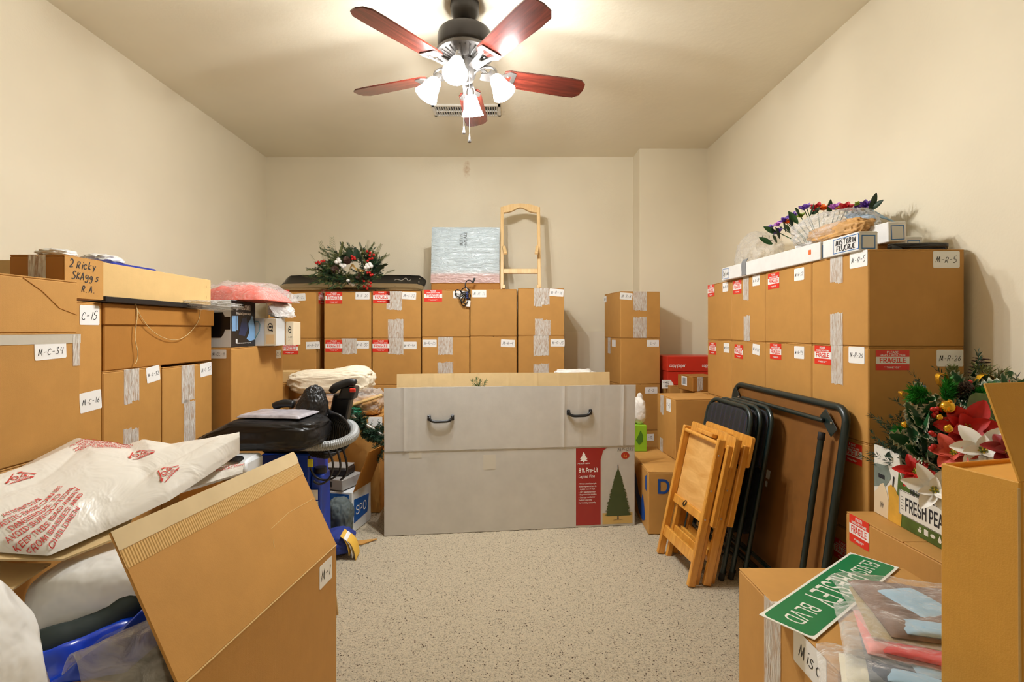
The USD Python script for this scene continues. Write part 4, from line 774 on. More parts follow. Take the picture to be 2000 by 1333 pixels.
fr = face(ss, 'front'); put(t, 'brown_tape', prism(sbox(-.03, -.07, .03, .07), .0005), 'packing_tape', fr, .095, .073)
fr = face(ss, 'right')
put(t, 'pale_side', prism(sbox(-.081, -.071, .081, .071), .0004), 'kraft', fr, .0825, .073, .0004)
for k, (s_, hh) in enumerate((('2 Ricky', .026), ('SKAgg s', .026), ('R. A.', .022))):
    m = hand(s_, hh, .003); kk = min(1, .125 / m.extents[0]); m.apply_scale((kk, 1, 1)); put(t, 'writing', m, 'ink', fr, .075 + .01 * k, .118 - .041 * k, .0014)
solo('white_paper_scrap', moved(blob(.10, .10, .03, 71, .3, 4, .8, 3), (-1.60, 1.78, 1.496)), 'white_poly', 'scrap of white paper on the small box with handwriting', 'paper', True)
# lidded box
lz = 1.076; t = thing('lidded_box', 'brown lidded carton with string hanging down its side on the left stack', 'box', (XL - .2, 2.345, lz))
part(t, 'body', cbox(.40, .72, .265, .004), 'kraft_dark'); part(t, 'lid', moved(cbox(.418, .738, .088, .004), (0, 0, .184)), 'kraft_dark')
plain('string', S(212, 190, 140), .8)
o = np.array([XL - .2, 2.345, lz])
part(t, 'string', tube(curve([(.212, -.21, .278), (.214, -.205, .20), (.212, -.21, .12), (.215, -.20, .07), (.214, -.205, .03), (.216, -.215, .02)], 40), .0018, 5), 'string', True)
part(t, 'string', tube(curve([(.212, -.21, .275), (.214, -.16, .20), (.212, -.04, .13), (.216, .07, .12), (.214, .18, .17), (.212, .23, .22), (.211, .24, .272)], 40), .0014, 5), 'string', True)
solo('dark_board', moved(cbox(.30, .62, .022, .002), (-1.715, 2.26, 1.3495)), 'black_plastic', 'flat dark panel lying on the brown lidded carton', 'panel')
tl_, ts = (-1.79, 2.31, 1.373), (.38, .775, .135); t = thing('cardboard_tray', 'open tan cardboard tray holding blue folder and papers on the left stack', 'tray', tl_)
part(t, 'bottom', cube(ts[0] - .01, ts[1] - .01, .005, (0, 0, .003)), 'kraft_pale')
for s in (-1, 1):
    part(t, 'side_wall', cbox(.006, ts[1], ts[2], .0015).apply_translation((s * (ts[0] / 2 - .003), 0, 0)), 'kraft_pale'); part(t, 'end_wall', cbox(ts[0] - .012, .006, ts[2], .0015).apply_translation((0, s * (ts[1] / 2 - .003), 0)), 'kraft_pale')
for y_, z_ in ((-.345, .095), (-.345, .045), (.345, .095), (.345, .04)): part(t, 'staple', cube(.0015, .003, .014, (ts[0] / 2 + .0006, y_, z_)), 'rubber_black')
plain('folder_blue', S(24, 44, 150), .35); plain('folder_red', S(190, 40, 50), .4)
t = thing('blue_folder', 'royal blue folder lying in the tan cardboard tray', 'folder', (-1.74, 2.20, 1.470)); part(t, 'cover', moved(cbox(.22, .27, .052, .01), (0, 0, 0)), 'folder_blue'); part(t, 'page_edge', cbox(.20, .012, .035, .002).apply_translation((0, .14, .004)), 'folder_red')
solo('papers', moved(blob(.30, .66, .088, 81, .2, 4, .5, 4), (-1.80, 2.30, 1.379)), 'white_poly', 'heap of white papers inside the tan cardboard tray', 'papers', True)
solo('white_tissue', moved(blob(.12, .14, .045, 83, .35, 4, .8, 3), (-1.76, 2.18, 1.522)), 'white_poly', 'crumpled white tissue on the blue folder', 'tissue', True)
m = blob(.34, .36, .05, 85, .3, 4, .8, 4, crease=.3); solo('bubble_wrap_sheet', moved(m, (-1.60, 2.62, 1.3425)), 'bubble_wrap', 'strip of bubble wrap draped over the lid edge below the tan tray', 'bubble wrap', True)
# tall carton and what stands on it
tc, tsz = (-1.518 - .21, 3.065, .665), (.42, .63, .477)
carton('tall kraft carton labelled M-CL-4 left of the carpet cleaner', tc, tsz, 0, 'y', [('L', 'front', 427, 692, .085, .05, 'M-CL-4'), ('L', 'right', 544, 692, .07, .055, 'CL-4')], seed=4)
carton('plain kraft carton low in the left stacks out of view', (tc[0], tc[1], 0), (.42, .63, .33), 0, 'y', group=g_); carton('plain kraft carton low in the left stacks out of view', (tc[0], tc[1], .331), (.42, .63, .333), 0, 'y', group=g_)
plain('box_white', S(212, 216, 218), .35); plain('photo_black', S(20, 20, 24), .25); plain('photo_blue', S(120, 165, 210), .3); plain('photo_navy', S(36, 48, 84), .3); plain('photo_teal', S(120, 170, 180), .35); plain('cream_card', S(228, 212, 182), .5); plain('peach_card', S(232, 196, 142), .5)
dz = .665 + .478; dl, ds = (-1.635, 2.885, dz), (.225, .262, .262)
t = thing('speaker_dock_box', 'black and white speaker dock retail box on the tall carton', 'box', dl); part(t, 'body', cbox(*ds, .003), 'box_white')
fr = face(ds, 'front'); s_ = put(t, 'speaker_picture', prism(Polygon([(-.14, -.065), (.005, -.065), (.02, -.045), (.028, -.02), (.056, -.02), (.056, .05), (.026, .05), (.015, .075), (-.14, .07)]), .0004), 'photo_black', fr, .165, .120)
fr = face(ds, 'right'); s_ = put(t, 'black_panel', prism(sbox(-.1305, -.1295, .1305, .1295), .0004), 'photo_black', fr, .131, .131)
for poly, mat in ((sbox(-.125, -.04, -.085, .045), 'photo_blue'), (sbox(-.078, -.035, -.062, .045), 'photo_blue'), (Polygon([(.03, -.085), (.06, -.05), (.05, .005), (.075, .03), (.09, .05), (.105, .045), (.11, .02), (.125, -.02), (.125, -.09), (.07, -.10)]), 'photo_blue'), (Polygon([(-.055, -.06), (-.02, .03), (.03, .04), (.04, -.03), (.01, -.07)]), 'photo_navy'), (sbox(-.085, -.108, -.068, -.085), 'box_white')):
    put(t, 'printed_shape', prism(poly, .0004), mat, fr, .131, .131, .0012)
put(t, 'lettering', cat([moved(fit_text('((SiriusXM))', .155, .025, True), (-.005, .093, 0)), moved(fit_text('Portable Speaker Dock', .155, .013, True), (.0, .058, 0))]), 'white_print', fr, .131, .131, .0013)
put(t, 'lettering', fit_text('compatible docks and radios sold separately', .16, .006), 'white_print', fr, .131, .022, .0013)
al, as_ = (-1.532, 3.10, dz), (.24, .135, .168)
t = thing('gadget_box', 'white box with curved blue print beside the speaker dock box', 'box', al); part(t, 'body', cbox(*as_, .002), 'box_white'); fr = face(as_, 'front')
xa = lambda px, py: hit(al, 0, as_, 'front', px, py)
put(t, 'cream_panel', prism(sbox(-.035, -.08, .035, .083), .0004), 'cream_card', fr, xa(528, 0)[0], .083); put(t, 'curve_print', prism(Polygon([(-.05, -.06), (-.02, -.05), (.008, .0), (.012, .04), (0, .06), (-.05, .065)]).difference(Polygon([(-.05, -.05), (-.022, -.042), (.003, .0), (.007, .038), (-.002, .054), (-.05, .058)])), .0004), 'photo_teal', fr, xa(505, 0)[0], .09, .0012)
dd = lambda w, h: prism(Polygon([(w * math.cos(a), h * math.sin(a)) for a in np.linspace(0, 6.28, 18)]).difference(Polygon([(w * .75 * math.cos(a), h * .75 * math.sin(a)) for a in np.linspace(0, 6.28, 18)])).union(sbox(-w * .5, -h * .15, w * .5, h * .2)).union(Polygon([(0, -h * .8), (w, -h * 1.3), (w * .9, -h * .6)])), .0004)
put(t, 'line_drawing', dd(.016, .024), 'black_print', fr, xa(528, 0)[0], .115, .0012); put(t, 'peach_patch', prism(sbox(-.026, -.028, .026, .028), .0004), 'peach_card', fr, xa(528, 0)[0], .042, .0012)
bl, bs_ = (-1.535, 3.235, dz), (.345, .11, .150)
t = thing('gadget_box', 'cream box with small line drawings, rightmost on the tall carton', 'box', bl); part(t, 'body', cbox(*bs_, .002), 'cream_card'); fr = face(bs_, 'front'); xa = lambda px, py: hit(bl, 0, bs_, 'front', px, py)
put(t, 'panel_edge', prism(sbox(-.002, -.073, .002, .073), .0006), 'kraft_dark', fr, xa(557.5, 0)[0], .075)
for px in (549, 566): put(t, 'line_drawing', dd(.010, .02), 'black_print', fr, xa(px, 0)[0], .10, .0008)
put(t, 'writing', cat([moved(hand('Lsc', .012, .0012), (0, 0, 0)), moved(hand('s', .012, .0012), (-.008, -.022, 0))]), 'ink', fr, xa(567, 0)[0], .055, .0008)
# red garment in plastic on top
plain('salmon_cloth', S(226, 96, 78), .7, var=.15, vscale=12, bump=.4, bscale=30)
t = thing('bagged_red_garment', 'folded salmon red garment in clear plastic on the speaker dock box', 'garment', (-1.565, 2.99, dz + .265))
part(t, 'garment', moved(pouch(.40, .34, .085, 91, .35, 9), rz=-6), 'salmon_cloth', True); film('thin_bag', (.99, .98, .97), .09, .1, 30, 1.0, .02)
part(t, 'plastic', moved(pouch(.47, .42, .105, 92, .35, 9), (.0, 0, .0), rz=-3), 'thin_bag', True)
u, v = np.meshgrid(np.linspace(0, 1, 22), np.linspace(-1, 1, 14), indexing='ij'); q = np.stack([u, v, 0 * u], -1)
P = np.stack([.10 + .115 * u + .02 * v * u, .06 + .14 * v * (1 - .3 * u), .04 - .13 * u ** 1.6 + .03 * fb(q, 4, 3)], -1); part(t, 'plastic_tail', shell(P, .001), 'thin_bag', True)
t2 = thing('white_cloth', 'white cloth spilling from under the bagged red garment toward the cream box', 'cloth', (-1.40, 3.16, dz + .17)); part(t2, 'cloth', moved(blob(.15, .14, .10, 93, .25, 3, .8, 4, crease=.2), (-.03, .0, 0)), 'white_poly', True)

# ---------------------------------------------------------------- middle left: pile behind the carpet cleaner
E5 = (-1.185, 3.60, 0)
carton('kraft carton labelled E-5 buried under bagged bundles left of the tree box', E5, (.63, .40, .645), 0, 'y', [('L', 'front', 733, 824, .095, .065, 'E-5')])
carton('plain kraft carton behind the E-5 carton out of view', (-1.72, 3.68, 0), (.36, .34, .44), 0, group='hidden cartons behind the left pile'); carton('plain kraft carton behind the E-5 carton out of view', (-1.72, 3.68, .441), (.36, .34, .42), 0, group='hidden cartons behind the left pile')
carton('small flat tan carton showing behind the white cloth bundle', (-1.66, 3.67, .862), (.22, .20, .078), 8, 'y', mat='kraft_pale', name='flat_box')
plain('bed_white', S(238, 228, 204), .75, bump=.35, bscale=26, bdist=.012); plain('brown_bundle', S(176, 132, 84), .6, var=.25, vscale=14, bump=.5, bscale=30); plain('teal_plastic', S(40, 130, 100), .3, bump=.4, bscale=40)
t = thing('plastic_wrapped_bundle', 'brown bundle wrapped in clear plastic under the white cloth bundle', 'bundle', (-1.225, 3.58, .646)); part(t, 'bundle', blob(.53, .36, .145, 101, .16, 2.4, .6, 4), 'brown_bundle', True)
part(t, 'plastic', blob(.55, .38, .158, 102, .16, 3, .6, 4, crease=.12), 'thin_bag', True)
t = thing('white_cloth_bundle', 'long rolled white cloth bundle on the plastic-wrapped brown bundle', 'cloth bundle', (-1.255, 3.56, .785))
v_ = blob(.60, .25, .175, 103, .10, 2.2, .62, 5, crease=.10); x_ = v_.vertices[:, 0]; v_.vertices[:, 2] *= 1 + .35 * (x_ / .3) * (x_ > 0) * (1 - (x_ / .36).clip(0, 1) ** 4); part(t, 'cloth', v_, 'bed_white', True)
t = thing('bubble_wrapped_item', 'tan item rolled in bubble wrap at the right end of the white cloth bundle', 'package', (-.975, 3.53, .646)); part(t, 'item', blob(.17, .20, .13, 104, .2, 3, .7, 4), 'tan_contents', True); part(t, 'bubble_wrap', blob(.20, .24, .19, 105, .22, 3, .75, 4, crease=.2), 'bubble_wrap', True)
part(t, 'strap', tube(curve([(-.13, -.125, .06), (-.04, -.13, .10), (.06, -.12, .13), (.11, -.10, .15)], 16), .012, 6), 'kraft_pale', True)
solo('teal_plastic_bag', moved(blob(.13, .09, .075, 106, .3, 3, .75, 4, crease=.3), (-1.065, 3.43, .646)), 'teal_plastic', 'small crumpled teal green plastic bag at the front edge of the E-5 carton', 'bag', True)
a_, b_ = np.array([-1.10, 3.345, .70]), np.array([-.815, 3.27, .55])
t = thing('chrome_pole_garland', 'chrome pole wound with dark green garland across the front of the E-5 carton', 'garland', a_)
part(t, 'pole', tube([(0, 0, 0), b_ - a_], .016, 12), 'chain_metal', True); ns = []
for k in range(260):
    f = rnd.random(); p = (b_ - a_) * f; d = (rnd.uniform(-1, 1), rnd.uniform(-1, .2), rnd.uniform(-1, .8)); n_, _ = sprig(.06, 46, .024, 900 + k, .9, .0018)
    if .18 < f < .34 or .55 < f < .8 and k % 3: d = (d[0], d[1] * .2, -abs(d[2]) - .4); p = p + np.array([0, 0, -.02])
    ns.append(aim(n_, p, d))
for k in range(40):
    f = rnd.random(); n_, _ = sprig(.05, 40, .022, 1100 + k, .9, .0014); ns.append(aim(n_, (b_ - a_) + (-.005 - .02 * f, -.02, -.13 * f), (rnd.uniform(-1, 1), rnd.uniform(-1, 0), rnd.uniform(-1, 1))))
part(t, 'garland_needles', cat(ns), 'needle_dark', kind='stuff')

# file box in front of the E-5 carton
plain('box_blue', S(18, 86, 166), .4)
fl, fs, frz = (-1.072, 3.20, 0), (.30, .24, .25), -12
t = thing('blue_file_box', 'blue and white open box with grey cases on top left of the tree box', 'box', fl, frz); part(t, 'body', cbox(*fs, .003), 'box_white')
fr = face(fs, 'front'); p_ = put(t, 'blue_panel', prism(sbox(-.15, -.125, .128, .112), .0005), 'box_blue', fr, .15, .125); put(p_, 'lettering', fit_text('K. STATE', .075, .011), 'white_print', fr, .235, .065, .0012)
fr = face(fs, 'right'); p_ = put(t, 'blue_patch', prism(Polygon([(-.095, -.07), (.075, -.055), (.095, .055), (-.095, .075)]), .0005), 'box_blue', fr, .115, .125); put(p_, 'lettering', fit_text('SPO', .13, .055), 'white_print', fr, .11, .125, .0012)
part(t, 'raised_flap', hullbar((.152, 0, .25), (.255, 0, .50), .22, .004, (1, 0, 0), .001), 'kraft_dark'); part(t, 'rear_flap', hullbar((0, .118, .25), (0, .16, .275), .28, .004, (0, 1, 0), .001), 'kraft_pale')
t = thing('grey_case', 'flat grey plastic case lying on the blue file box', 'case', (-1.09, 3.185, .256), -20); plain('grey_plastic', S(150, 148, 144), .4); part(t, 'body', cbox(.24, .19, .07, .006), 'grey_plastic'); part(t, 'black_slot', cbox(.14, .01, .035, .002).apply_translation((-.03, -.094, .018)), 'black_plastic')
t = thing('dark_case', 'smaller dark case stacked on the flat grey case', 'case', (-1.08, 3.19, .327), -8); part(t, 'body', cbox(.17, .13, .05, .01), 'black_plastic'); part(t, 'lid_strip', cbox(.16, .12, .008, .002).apply_translation((0, 0, .05)), 'grey_plastic')

# carpet cleaner
plain('cleaner_blue', S(14, 66, 190), .3, coat=.3); plain('satin_black', S(20, 20, 22), .42, bump=.35, bscale=12, bdist=.02); plain('hose_grey', S(150, 152, 152), .5); plain('tag_yellow', S(214, 210, 50), .5); plain('switch_red', S(214, 50, 34), .4)
cl = np.array([-1.13, 2.66, 0]); t = thing('carpet_cleaner', 'blue upright carpet cleaner with black handle, cord bundle and grey hose', 'carpet cleaner', cl)
def hull8(b, tp):  # bottom and top rectangles (x0, x1, y0, y1, z)
    pts = [(x, y, r[4]) for r in (b, tp) for x in r[:2] for y in r[2:4]]; return np.array(pts)
def rounded(pts, r=.012):
    s = trimesh.creation.icosphere(subdivisions=1, radius=r).vertices; c = pts.mean(0); q = c + (pts - c) * (1 - r / np.maximum(np.abs(pts - c), r * 1.01)); return trimesh.convex.convex_hull((q[:, None] + s[None]).reshape(-1, 3))
part(t, 'base', rounded(hull8((-.15, .085, -.17, .20, .002), (-.14, .085, -.16, .18, .16))), 'cleaner_blue', 40)
part(t, 'body', rounded(hull8((-.135, .13, -.13, .16, .16), (-.13, .12, -.11, .15, .61))), 'cleaner_blue', 40)
part(t, 'front_tank', rounded(hull8((.118, .185, -.13, .02, .16), (.125, .18, -.11, .02, .50))), 'cleaner_blue', 40)
part(t, 'tank_cap', moved(lathe([(0, .03), (.03, .028), (.034, 0), (0, 0)], 18), (.152, -.05, .50)), 'black_plastic', 40)
for z_, w_, h_ in ((.405, .04, .05), (.33, .042, .07)): part(t, 'warning_label', moved(cbox(w_, .001, h_, .0003), (.152, -.1365, z_ - .02)), 'label_paper')
part(t, 'hood', rounded(hull8((-.13, .13, -.10, .15, .61), (-.05, .10, -.02, .12, .68))), 'black_plastic', 40)
part(t, 'handle_stem', rounded(hull8((.13, .20, .02, .10, .58), (.235, .305, -.03, .03, .905)), .014), 'black_plastic', 40)
hd = part(t, 'switch_housing', rounded(hull8((.24, .325, -.06, .03, .875), (.26, .335, -.06, .03, .945)), .012), 'black_plastic', 40); part(hd, 'switch', cbox(.03, .012, .02, .003).apply_translation((.325, -.068, .918)), 'switch_red')
part(t, 'grip', tube(curve([(.215, -.05, .915), (.225, -.055, .935), (.27, -.05, .958), (.315, -.045, .968), (.335, -.04, .96)], 20), np.r_[.012, np.full(18, .021), .012], 12), 'rubber_black', True)
for k in range(12):
    a = k / 11; x0 = .17 + .07 * a; w_ = .03 + .05 * a
    lp = curve([(x0 - .02, -.03 - .008 * k, .86 - .05 * a), (x0 + w_ * .7, -.075 - .006 * k, .80), (x0 + w_ * .75, -.10, .66 - .02 * a), (x0 - .02, -.115 - .003 * k, .60 + .01 * (k % 3)), (x0 - .075 - .02 * a, -.10, .66), (x0 - .05, -.08 - .004 * k, .79), (x0 - .02, -.03 - .008 * k, .86 - .05 * a)], 40)
    part(t, 'cord_loop', tube(lp, .0075, 6), 'rubber_black', True)
hp = np.array([at(px, py, Y) for px, py, Y in ((586, 871, 2.40), (615, 872, 2.39), (640, 871, 2.39), (664, 866, 2.40), (684, 857, 2.44), (693, 845, 2.52), (690, 834, 2.60), (680, 828, 2.66), (672, 829, 2.70))]) - cl
hc = curve(hp, 150); part(t, 'hose', tube(hc, .0215 + .0022 * (np.arange(150) % 2), 12), 'hose_grey', False)
for pts in (((655, 872, 2.5), (664, 900, 2.5), (661, 925, 2.5), (640, 938, 2.5), (618, 933, 2.5), (606, 910, 2.48), (604, 890, 2.48)), ((668, 868, 2.52), (676, 900, 2.55), (676, 925, 2.55), (665, 938, 2.55)), ((640, 880, 2.48), (650, 905, 2.48), (646, 930, 2.48), (630, 945, 2.48), (612, 940, 2.47))):
    part(t, 'hanging_cable', tube(curve(np.array([at(*p) for p in pts]) - cl, 40), .0055, 6), 'rubber_black', True)
tg = at(606, 905, 2.46) - cl; part(t, 'yellow_tag', moved(cbox(.026, .003, .038, .001), tg - (0, 0, .02)), 'tag_yellow')
def sheared(m, k, loc): m.vertices[:, 0] += k * m.vertices[:, 2]; m.vertices[:, :2] *= (1.15 - .9 * m.vertices[:, 2:3] / m.vertices[:, 2].max() * .6); return moved(m, loc)
t = thing('black_bag', 'large black fabric bag draped over the carpet cleaner', 'bag', (-1.16, 2.41, .684))
b_ = blob(.56, .32, .145, 111, .08, 2.2, .42, 5, crease=.06); v = b_.vertices; v[:, 2] *= np.clip(1.0 + 3.2 * (v[:, 0] + .10), .22, 1.0); part(t, 'fabric', b_, 'satin_black', True)
part(t, 'gathered_neck', sheared(blob(.19, .17, .26, 112, .12, 2.4, .95, 5, crease=.15), .26, (.135, .13, .02)), 'satin_black', True)
part(t, 'padded_strap', tube(curve([(-.02, .12, .17), (.03, .12, .185), (.08, .12, .18)], 10), .02, 8), 'satin_black', True)
plain('silver_packet', S(168, 164, 170), .3, var=.3, vscale=22, bump=.4, bscale=30)
solo('silver_packet', moved(pouch(.31, .20, .014, 113, .4, 10, 36, 16), (-1.10, 2.41, .832), rz=-6), 'silver_packet', 'flat silvery printed packet lying on the black bag', 'packet', True)
carton('plain kraft carton out of view behind the open front carton', (-1.23, 2.20, 0), (.30, .20, .600), 0, group='hidden carton by the open front carton')
t = thing('white_appliance', 'small white plastic appliance half hidden below the black bag', 'appliance', (-1.20, 2.20, .601)); part(t, 'body', cbox(.18, .16, .085, .015), 'box_white', 40); part(t, 'black_port', moved(lathe([(0, .012), (.03, .010), (.034, 0), (0, 0)], 20), (.035, -.06, .085)), 'black_plastic', 40); part(t, 'name_plate', cbox(.05, .001, .012, .0003).apply_translation((-.02, -.0805, .05)), 'grey_plastic')
plain('jersey_blue', S(34, 52, 130), .75, bump=.3, bscale=30); plain('jersey_gold', S(226, 180, 70), .7); plain('cloth_slate', S(82, 92, 92), .8, bump=.3, bscale=30)
jl = np.array([-.945, 2.80, 0]); t = thing('folded_jersey', 'blue cloth with yellow stripes lying on the carpet behind the open carton', 'clothing', jl)
jb = blob(.17, .20, .13, 121, .12, 2.5, .8, 4); part(t, 'cloth', jb, 'jersey_blue', True)
for k in range(3):
    a = np.linspace(.08, .85, 16) * math.pi / 1.9; xs_ = .03 + .018 * k; pts = np.stack([xs_ + .055 * np.sin(a), np.full(16, -.055 - .0 * k), .125 * np.cos(a) + .005], -1)
    part(t, 'stripe', shell(np.stack([pts + (0, -.02, -.01), pts + (0, .05, .004)][::-1], 1) + (0, -.022, .006 - .012 * k), .003), 'jersey_gold' if k != 1 else 'label_paper', True)
solo('slate_cloth', moved(blob(.15, .16, .25, 122, .15, 2.5, .8, 4, crease=.15), (-1.00, 2.98, 0)), 'cloth_slate', 'dark slate cloth heaped between the blue file box and blue striped cloth', 'cloth', True)
solo('cardboard_scrap', moved(prism(Polygon([(-.09, -.02), (.09, .025), (.02, -.05), (-.09, -.06)]), .005), (-.865, 2.94, .002)), 'kraft', 'flat scrap of cardboard on the carpet beside the striped cloth', 'cardboard')

# ---------------------------------------------------------------- folded card table and chairs leaning on the right stack
plain('frame_green', S(13, 33, 33), .38, coat=.2); plain('hardboard', S(124, 80, 34), .5, var=.12, vscale=8, bump=.1, bscale=200); plain('rubber_tip', S(24, 24, 26), .7)
t = thing('folding_card_table', 'dark green folding card table leaning with its brown underside showing', 'folding table', (1.277, 2.075, 0), 1.0, ry=8.1)
TW, THt = .98, .905; c_ = .065
def rloop(w, h, r, n=7):
    pts = []
    for cx_, cy_, a0 in ((w - r, h - r, 0), (r, h - r, 90), (r, r, 180), (w - r, r, 270)):
        for k in range(n): a = math.radians(a0 + 90 * k / (n - 1)); pts.append((0, cx_ + r * math.cos(a), cy_ + r * math.sin(a)))
    return np.array(pts + pts[:1])
lp = rloop(TW, THt, c_); lp[:, 2] += .016; fine = np.vstack([np.linspace(lp[i], lp[i + 1], 3)[:-1] for i in range(len(lp) - 1)] + [lp[-1:]]); part(t, 'rim', tube(fine, .0165, 10, False), 'frame_green', True)
part(t, 'underside_panel', cbox(.006, TW - .02, THt - .02, .002).apply_translation((.004, TW / 2, .026)), 'hardboard')
part(t, 'tabletop', cbox(.018, TW - .03, THt - .03, .002).apply_translation((.017, TW / 2, .031)), 'frame_green')
for y_, za, zb, xo in ((.075, .79, .06, -.045), (TW - .08, .80, .10, -.045)):
    lg = part(t, 'leg', tube([(xo, y_, za), (xo - .004, y_ - .005, zb)], .0125, 10), 'frame_green', True); part(lg, 'rubber_cap', tube([(xo, y_, za + (.012 if za > zb else -.012)), (xo, y_, za + (-.02 if za > zb else .02))], .0145, 10), 'rubber_tip', True)
for z_ in (.852, .09): part(t, 'leg_bar', tube([(-.032, .10, z_), (-.032, .82, z_)], .011, 8), 'frame_green', True)
for y_, z_ in ((.075, .86), (.905, .86), (.075, .09), (.905, .09)):
    b_ = part(t, 'corner_bracket', hullbar((-.02, y_ - .04, z_ - .05), (-.02, y_ + .05, z_ + .025), .05, .003, (1, 0, 0)), 'frame_green'); part(b_, 'rivet', moved(lathe([(0, .004), (.005, .003), (.006, 0), (0, 0)], 10), (-.024, y_ - .02, z_ - .01), ry=-90), 'chain_metal')
put(t, 'paper_tag', prism(rrect(.035, .045, .004), .0005), 'label_paper', ((.0008, TW, 0), (0, -1, 0), (0, 0, 1), (-1, 0, 0)), .47, .50, .0005)
put(t, 'paper_tag', prism(rrect(.022, .03, .008), .0005), 'label_paper', ((.0008, TW, 0), (0, -1, 0), (0, 0, 1), (-1, 0, 0)), .465, .45, .0005)
def _plaid(n):
    nodes = {'tc': ('texture_coordinate', {}), 'w': ('wave_texture', {'scale': 3.2, 'bands_direction': 'y', 'distortion': 1.0}), 'r': ('rgb_ramp', {'ramp': [(.1, S(10, 14, 18)), (.4, S(12, 30, 34)), (.55, S(50, 24, 16)), (.68, S(14, 26, 60)), (.85, S(8, 12, 14))]}),
             'bn': ('noise_texture', {'scale': 240.0}), 'b': ('bump', {'strength': .5, 'distance': .002}), 'p': ('principled_bsdf', {'roughness': .75, 'sheen_weight': .05})}
    return usdkit.material(stage, '/World/Looks/' + n, nodes, [('tc.object', 'w.vector'), ('w.fac', 'r.fac'), ('r.color', 'p.base_color'), ('tc.object', 'bn.vector'), ('bn.fac', 'b.height'), ('b.normal', 'p.normal')], surface='p.BSDF')
RECIPES['plaid_fabric'] = _plaid
def metal_chair(label, loc, rz, ry, grp=None):
    t = thing('folding_chair', label, 'folding chair', loc, rz, ry=ry, group=grp); w, h, r = .44, .86, .085
    def U(w0, w1, zb, zt, x, rr): 
        p = [(x, w0, zb), (x, w0, zb + .1)] + [(x, w0, zt - rr - .1)] + [(x, w0 + rr - rr * math.cos(a), zt - rr + rr * math.sin(a)) for a in np.linspace(0, math.pi / 2, 8)] + [(x, w1 - rr + rr * math.sin(a), zt - rr + rr * math.cos(a)) for a in np.linspace(0, math.pi / 2, 8)] + [(x, w1, zb + .1), (x, w1, zb)]
        return np.array(p)
    part(t, 'front_frame', tube(U(0, w, .012, h, 0, r), .0115, 10), 'frame_green', True); part(t, 'rear_leg_frame', tube(U(.03, w - .03, .03, .60, .022, .05), .0105, 10), 'frame_green', True)
    pad = blob(w - .03, .03, .30, 7, .03, 2, .35, 4, flat=False); pad = moved(pad, rz=90); part(t, 'back_pad', moved(pad, (.0, w / 2, .545)), 'plaid_fabric', True)
    part(t, 'seat_pad', moved(moved(blob(w - .05, .026, .36, 8, .03, 2, .35, 4, flat=False), rz=90), (.016, w / 2, .20)), 'plaid_fabric', True)
    part(t, 'stretcher', tube([(0, 0, .14), (0, w, .14)], .008, 8), 'frame_green', True); part(t, 'rear_stretcher', tube([(.022, .03, .10), (.022, w - .03, .10)], .008, 8), 'frame_green', True)
    for y_, x_ in ((0, 0), (w, 0), (.03, .022), (w - .03, .022)): part(t, 'foot_cap', tube([(x_, y_, 0.0 if x_ == 0 else .018), (x_, y_, .035)], .0145, 10), 'rubber_tip', True)
    return t
metal_chair('dark padded folding chair directly behind the two wooden chairs', (1.053, 2.485, .002), 5, 11.3); metal_chair('dark padded folding chair in the middle of the three leaning ones', (1.105, 2.495, .002), 5, 11.3); metal_chair('dark padded folding chair nearest the card table', (1.158, 2.475, .002), 5, 10.8)
def wood_chair(label, loc, rz, ry):
    t = thing('wooden_folding_chair', label, 'folding chair', loc, rz, ry=ry); W_, H_ = .385, .745
    def post(y_, x_, z0, z1, wy=.021, wx=.038, nm='leg'): part(t, nm, cbox(wx, wy, z1 - z0, .004).apply_translation((x_, y_, z0)), 'honey_pine')
    post(.011, 0, 0, H_ - .02, .022, .040); post(W_ - .011, 0, 0, H_ - .02, .022, .040)
    post(.036, .037, .0, .58, .020, .030, 'rear_leg'); post(W_ - .036, .037, .0, .58, .020, .030, 'rear_leg')
    part(t, 'dowel', tube([(-.006, .02, H_ - .045), (-.006, W_ - .02, H_ - .045)], .011, 10), 'honey_pine', True)
    part(t, 'front_stretcher', cbox(.018, W_ - .04, .058, .003).apply_translation((-.004, W_ / 2, .105)), 'honey_pine'); part(t, 'rear_stretcher', cbox(.016, W_ - .09, .05, .003).apply_translation((.037, W_ / 2, .13)), 'honey_pine')
    s_ = part(t, 'seat_panel', cbox(.010, W_ - .05, .37, .002).apply_translation((.020, W_ / 2, .335)), 'plywood')
    lb = part(t, 'seat_batten', cbox(.022, W_ - .05, .045, .003).apply_translation((.012, W_ / 2, .30)), 'honey_pine'); part(lb, 'latch_hook', tube(curve([(-.002, W_ / 2 + .03, .318), (-.008, W_ / 2 + .034, .335), (-.004, W_ / 2 + .024, .35), (-.006, W_ / 2 + .02, .325)], 14), .003, 6), 'black_plastic')
    for y_ in (-.012, W_ + .012): part(t, 'seat_rail', cbox(.030, .022, .40, .004).apply_translation((.036, y_, .305)), 'honey_pine')
    xs = np.linspace(-.03, W_ + .03, 14); bk = prism(sbox(-.032, .60, W_ + .032, .752).buffer(-.015).buffer(.015, quad_segs=4), .016)
    b_ = part(t, 'back_slat', onto(bk, np.array([.046, 0, 0]), np.array([0, 1., 0]), np.array([0, 0, 1.]), np.array([1., 0, 0])), 'honey_pine')
    part(t, 'top_block', cbox(.03, .17, .022, .003).apply_translation((.028, W_ * .55, H_ - .035)), 'honey_pine')
    for y_, x_, z_ in ((.0, -.004, .645), (.0, -.004, .33), (.0, -.004, .47)): part(t, 'bolt', moved(lathe([(0, .003), (.004, .002), (.005, 0), (0, 0)], 8), (x_, y_, z_), rx=90), 'chain_metal')
    return t
